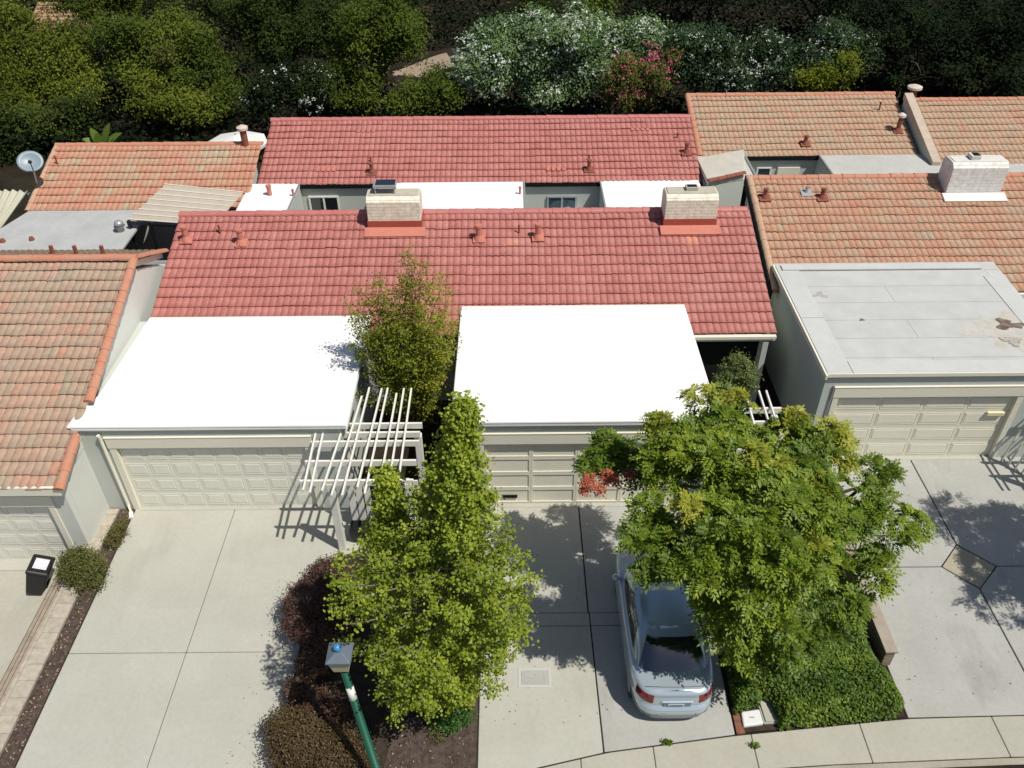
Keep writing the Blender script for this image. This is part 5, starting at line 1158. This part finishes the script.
mb = MB(); mb.tube([(bx-.22, by+.42, GZ+.95), (bx+.22, by+.42, GZ+.95)], .02, 8); mb.build('handle', M['black'], BN)

# ------------------------------------------------------------------ covers set in the ground
VC = thing('utility_cover', 'rectangular concrete utility cover set in the middle driveway', 'cover', (.45, 10.72, 0))
mb = MB()
x0, x1, y0, y1 = .08, .82, 10.47, 10.95
for a, b, c, d in ((x0, x1, y0, y0+.06), (x0, x1, y1-.06, y1), (x0, x0+.06, y0+.06, y1-.06), (x1-.06, x1, y0+.06, y1-.06)): mb.box(a, b, c, d, -.02, .012)
mb.build('frame', mat('cover_frame', (.47, .47, .45), .85, .2), VC, bevel=.005)
mb = MB(); mb.box(x0+.075, x1-.075, y0+.075, y1-.075, -.02, .010); mb.build('lid', M['concrete_old'], VC, bevel=.006)
mb = MB(); mb.box(x0+.14, x0+.16, y0+.13, y1-.13, .0105, .016); mb.box(x1-.16, x1-.14, y0+.13, y1-.13, .0105, .016); mb.box(x0+.2, x1-.2, y0+.22, y0+.235, .0105, .016); mb.build('bolt_bar', M['concrete_old'], VC)
W1 = thing('meter_box', 'white round-cornered meter box lid beside the hedge', 'meter box', (5.0, 9.68, 0))
mb = MB(); mb.slab([(4.88, 9.46), (5.33, 9.52), (5.31, 9.86), (4.90, 9.80)], -.02, .09); mb.build('lid', mat('white_plastic', (.68, .69, .68), .6, .3, noise=(6, .6, (.60, .61, .60)), bump=(20, .3)), W1, bevel=.035, segs=3)
mb = MB(); mb.box(5.05, 5.15, 9.64, 9.67, .0905, .096); mb.build('finger_slot', M['metal'], W1)
W2 = thing('meter_box', 'plain grey concrete meter box half under the hedge', 'meter box', (5.5, 9.75, 0))
mb = MB(); mb.slab([(5.38, 9.56), (5.68, 9.58), (5.60, 10.08), (5.35, 10.05)], -.02, .10); mb.build('lid', M['concrete_warm'], W2, bevel=.01)
mb = MB(); mb.slab([(5.34, 9.53), (5.72, 9.55), (5.64, 10.12), (5.31, 10.09)], -.04, .06); mb.build('frame', M['concrete_old'], W2, bevel=.006)
bed('bark_patch', [(4.72, 9.33), (4.90, 9.34), (4.88, 9.9), (4.73, 9.95)], mat('red_bark', (.26, .12, .075), .95, .1, noise=(12, .9, (.14, .065, .045)), bump=(30, .8)), .02)
for nm, (px, py), lb in (('weed_tuft', (667, 743), 'small green weed growing in the driveway joint behind the car'), ('weed_tuft', (755, 746), 'small green weed in the pavement below the white meter lid')):
    c = at(px, py, z=0.01); n_ = 90; P = np.c_[c[0]+RNG.normal(0, .05, n_), c[1]+RNG.normal(0, .03, n_), RNG.uniform(.01, .07, n_)]
    tag(leaves(nm, P, np.tile([0, 0, 1.0], (n_, 1)), .07, HEDGE, None, RNG.random(n_)), lb, 'weed')

# ------------------------------------------------------------------ silver car
CARX, CARY = 3.395, 9.60
CAR = thing('parked_car', 'silver four-door car parked nose-in under the large tree', 'car', (CARX, CARY+2.2, 0))
def car_paint():
    m = mat('silver_paint', (.50, .58, .64), .20, .5, .45); b = m.node_tree.nodes['Principled BSDF']
    b.inputs['Coat Weight'].default_value = .6; b.inputs['Coat Roughness'].default_value = .06
    return m
SILVER = car_paint()
NR = 112
def ring(hw, y0, y1, zf, ex=3.4, exr=None):
    """plan outline: half width hw, from y0 (rear) to y1 (front); zf is a height or a function of y"""
    pts = []
    for k in range(NR):
        t = 2*math.pi*(k+.5)/NR; cx, sy = math.cos(t), math.sin(t)
        x = math.copysign(abs(cx)**(2/ex), cx)*hw; yy = math.copysign(abs(sy)**(2/ex), sy)
        y = (y0+y1)/2+yy*(y1-y0)/2
        pts.append((CARX+x, CARY+y, zf(y) if callable(zf) else zf))
    return pts
def interp(xs, ys): return lambda y: float(np.interp(y, xs, ys))
top = interp([0, .15, .62, 1.2, 2.6, 3.25, 3.9, 4.25, 4.45], [.90, .965, .985, .96, .93, .92, .84, .74, .66])
def lev(f): return lambda y: .60+(top(y)-.60)*f
L_ = [ring(.80, .14, 4.33, .17, 4.6), ring(.865, .02, 4.43, .26, 4.6), ring(.885, .0, 4.45, .40, 4.8), ring(.888, .0, 4.45, .52, 4.8), ring(.888, .025, 4.43, .57, 4.8),
      ring(.885, .085, 4.40, .60, 5.0), ring(.886, .10, 4.40, lev(.2), 5.0), ring(.882, .11, 4.38, lev(.55), 5.0), ring(.866, .125, 4.35, lev(.86), 5.0), ring(.835, .155, 4.31, lev(.97), 4.8), ring(.79, .20, 4.27, lambda y: top(y)+.004, 4.6)]
mb = MB(); vs = [p for r in L_ for p in r]; fs = []
for i in range(len(L_)-1):
    for k in range(NR): fs.append((i*NR+k, i*NR+(k+1) % NR, (i+1)*NR+(k+1) % NR, (i+1)*NR+k))
# deck: strips across from right to left with a gentle crown
base = (len(L_)-1)*NR; h2 = NR//2; cross = []
ids = {}
def mirror(k): return (h2-1-k) % NR
rows = [k % NR for k in range(-NR//4, NR//4)]
W_ = 8
grid = []
for k in rows:
    a = np.array(L_[-1][k]); b = np.array(L_[-1][mirror(k)]); row = [base+k]
    for j in range(1, W_):
        t = j/W_; p = a*(1-t)+b*t; p[2] += .028*(1-(2*t-1)**2); vs.append(tuple(p)); row.append(len(vs)-1)
    row.append(base+mirror(k)); grid.append(row)
for i in range(len(grid)-1):
    for j in range(W_): fs.append((grid[i][j], grid[i][j+1], grid[i+1][j+1], grid[i+1][j]))
fs.append(tuple(range(NR))[::-1])
mb.add(vs, fs); mb.build('body', SILVER, CAR, smooth=True)
# panel copies lifted off the shell for lamps and trims
def shell_patch(name, m, test, off=.006, thick=None):
    mb = MB()
    for i in range(len(L_)-1):
        for k in range(NR):
            q = [L_[i][k], L_[i][(k+1) % NR], L_[i+1][(k+1) % NR], L_[i+1][k]]; c = np.mean(q, axis=0)
            if test(c[0]-CARX, c[1]-CARY, c[2], i): 
                n_ = np.cross(np.array(q[1])-q[0], np.array(q[3])-q[0]); n_ /= np.linalg.norm(n_)+1e-9
                mb.add([np.array(p)+n_*off for p in q], [(0, 1, 2, 3)])
    me_o = mb.build(name, m, CAR, smooth=True)
    bm = bmesh.new(); bm.from_mesh(me_o.data); bmesh.ops.remove_doubles(bm, verts=bm.verts, dist=off*1.2); bm.to_mesh(me_o.data); bm.free()
    return me_o
RLAMP = mat('tail_lamp_red', (.19, .010, .014), .12, .6)
for sx in (-1, 1):
    shell_patch('tail_light', RLAMP, lambda x, y, z, i: y < .42 and x*sx > .46 and .66 < z < .90 and i >= 5)
    shell_patch('headlight', mat('lamp_clear', (.55, .58, .60), .1, .6), lambda x, y, z, i: y > 4.0 and x*sx > .42 and 6 <= i <= 7)
shell_patch('lower_bumper', mat('bumper_shade', (.33, .345, .34), .4, .4), lambda x, y, z, i: i <= 1 and y < .5, .004)
# greenhouse
GR = []
for j in range(9):
    t = j/8; q = t*t*(3-2*t)*.25+t*.75
    hw = .80-.20*t-.02*math.sin(math.pi*t)*-1; y0 = .56+.70*t; y1 = 3.42-.85*t
    z = .955+.415*math.sin(t*math.pi/2*.96)**1.05
    GR.append(ring(hw, y0, y1, z+0, 5.0-.6*t))
GR.append(ring(.565, 1.33, 2.50, 1.400, 4.4)); GR.append(ring(.49, 1.44, 2.38, 1.418, 4.2))
mb = MB(); vs = [p for r in GR for p in r]; fs = []
for i in range(len(GR)-1):
    for k in range(NR): fs.append((i*NR+k, i*NR+(k+1) % NR, (i+1)*NR+(k+1) % NR, (i+1)*NR+k))
base = (len(GR)-1)*NR; grid = []
for k in rows:
    a = np.array(GR[-1][k]); b = np.array(GR[-1][mirror(k)]); row = [base+k]
    for j in range(1, W_):
        t = j/W_; p = a*(1-t)+b*t; p[2] += .016*(1-(2*t-1)**2); vs.append(tuple(p)); row.append(len(vs)-1)
    row.append(base+mirror(k)); grid.append(row)
for i in range(len(grid)-1):
    for j in range(W_): fs.append((grid[i][j], grid[i][j+1], grid[i+1][j+1], grid[i+1][j]))
mb.add(vs, fs); mb.build('cabin', SILVER, CAR, smooth=True)
# rings of the cabin resampled at fine steps for crisp glass outlines
def cab(side, s, t, off=.006):
    """point on a cabin face: side rear/front/left/right, s along it 0..1, t up 0..1"""
    f = t*8; i = min(7, int(f)); w_ = f-i
    def rp(r, ang):
        k = (ang/(2*math.pi)*NR-.5) % NR; a = int(k); u = k-a
        return np.array(r[a % NR])*(1-u)+np.array(r[(a+1) % NR])*u
    # corners of the plan outline at about 45 degrees in the superellipse parameter
    c45 = math.pi/4
    span = {'rear': (math.pi+c45, 2*math.pi-c45), 'front': (c45, math.pi-c45), 'left': (math.pi-c45, math.pi+c45), 'right': (-c45, c45)}[side]
    ang = span[0]+(span[1]-span[0])*s
    p = rp(GR[i], ang)*(1-w_)+rp(GR[i+1], ang)*w_
    c = np.array([CARX, CARY+2.0, p[2]-.35]); n_ = {'rear': (0, -.6, .8), 'front': (0, .6, .8), 'left': (-.9, 0, .43), 'right': (.9, 0, .43)}[side]
    return p+np.array(n_)*off
def even_s(side, a, n):                                   # equal steps in space rather than in the parameter
    ss = np.linspace(0, 1, 200); P = np.array([cab(side, s, .3, 0) for s in ss]); ax = 0 if side in ('rear', 'front') else 1
    v = (P[:, ax]-P[0, ax])/(P[-1, ax]-P[0, ax]); return np.interp(a, v, ss)
def glass(name, side, outline, m=M['glass_dark'], n=14, off=.007):
    """outline: (bottom s0, s1, t0, top s0, s1, t1) in even spacing"""
    s0, s1, t0, q0, q1, t1 = outline; V = []; Q = []
    for j in range(n+1):
        t = j/n
        for i in range(n+1):
            u = i/n; s = (s0*(1-t)+q0*t)*(1-u)+(s1*(1-t)+q1*t)*u
            V.append(cab(side, even_s(side, s, 0), t0+(t1-t0)*t, off))
    for j in range(n):
        for i in range(n): Q.append((j*(n+1)+i, j*(n+1)+i+1, (j+1)*(n+1)+i+1, (j+1)*(n+1)+i))
    return quads(name, V, Q, m, CAR, smooth=True)
glass('rear_window', 'rear', (-.0, 1.0, .06, .03, .97, .93))
glass('windshield', 'front', (.03, .97, .08, .06, .94, .90))
for sd in ('left', 'right'):
    a = (.03, .50) if sd == 'left' else (.50, .97)
    b = (.52, .86) if sd == 'left' else (.14, .48)
    # left side runs front to rear, right side rear to front
    glass('side_window', sd, (a[0], a[1], .16, a[0]+.14 if sd == 'left' else a[0], a[1] if sd == 'left' else a[1]-.14, .86))
    glass('side_window', sd, (b[0], b[1], .16, b[0] if sd == 'left' else b[0]+.06, b[1]-.06 if sd == 'left' else b[1], .86))
for sx in (-1, 1):
    x = CARX+sx*.93
    mb = MB(); mb.ball((x, CARY+3.10, .97), .09, 12, 8, .75); mb.beam((CARX+sx*.80, CARY+3.10, .94), (x, CARY+3.10, .95), .08, .05)
    mb.build('mirror', SILVER, CAR, smooth=True)
    for yy in (.82, 3.52):
        mb = MB(); mb.tube([(CARX+sx*.64, CARY+yy, .31), (CARX+sx*.845, CARY+yy, .31)], .31, 24); wh = mb.build('wheel', M['black'], CAR)
        mb = MB(); mb.tube([(CARX+sx*.80, CARY+yy, .31), (CARX+sx*.852, CARY+yy, .31)], [.21, .20], 20); mb.build('rim', M['metal'], wh)
    for yy in (1.55, 2.5):
        mb = MB(); mb.box(min(x, CARX+sx*.865)-.0, 0, 0, 0, 0, 0) if False else mb.beam((CARX+sx*.876, CARY+yy, .80), (CARX+sx*.876, CARY+yy+.2, .80), .03, .03); mb.build('door_handle', SILVER, CAR, bevel=.008)
    for yy, zt_ in ((1.22, .93), (2.12, .93), (3.18, .9)):
        mb = MB(); mb.beam((CARX+sx*.871, CARY+yy, .30), (CARX+sx*.862, CARY+yy+(.02 if yy > 2 else -.03), zt_-.07), .006, .012); mb.build('door_seam', M['black'], CAR)
# number plate in its recess, boot lid edge, aerial foot
mb = MB(); mb.box(CARX-.26, CARX+.30, CARY+.072, CARY+.108, .60, .735); mb.build('plate_recess', mat('plate_recess', (.22, .25, .26), .4, .4), CAR, bevel=.01)
mb = MB(); mb.box(CARX-.165, CARX+.165, CARY+.060, CARY+.070, .61, .715); pl8 = mb.build('number_plate', mat('plate_white', (.50, .55, .60), .4, .4), CAR, bevel=.004)
mb = MB()
for i in range(7): mb.box(CARX-.13+i*.038, CARX-.105+i*.038, CARY+.057, CARY+.0595, .635, .685)
mb.build('plate_mark', mat('plate_blue', (.05, .09, .16), .5, .3), pl8)
mb = MB(); mb.box(CARX-.30, CARX+.34, CARY+.066, CARY+.106, .74, .775); mb.build('boot_trim', SILVER, CAR, bevel=.012)
for k in range(2):
    pass
mb = MB(); mb.beam((CARX-.70, CARY+.118, .995), (CARX+.70, CARY+.118, .995), .0, .0) if False else mb.tube([(CARX-.62, CARY+.30, .992), (CARX-.3, CARY+.275, 1.006), (CARX, CARY+.265, 1.011), (CARX+.3, CARY+.275, 1.006), (CARX+.62, CARY+.30, .992)], .006, 5); mb.build('boot_seam', mat('seam', (.10, .11, .12), .6, .2), CAR)
mb = MB()
for sx in (-.38, .42): mb.tube([(CARX+sx, CARY-.004, .43), (CARX+sx, CARY+.02, .43)], .022, 8)
mb.build('sensor', mat('sensor_grey', (.20, .22, .23), .5, .3), CAR)

CAR.scale = (1.045, 1.03, 1.03)
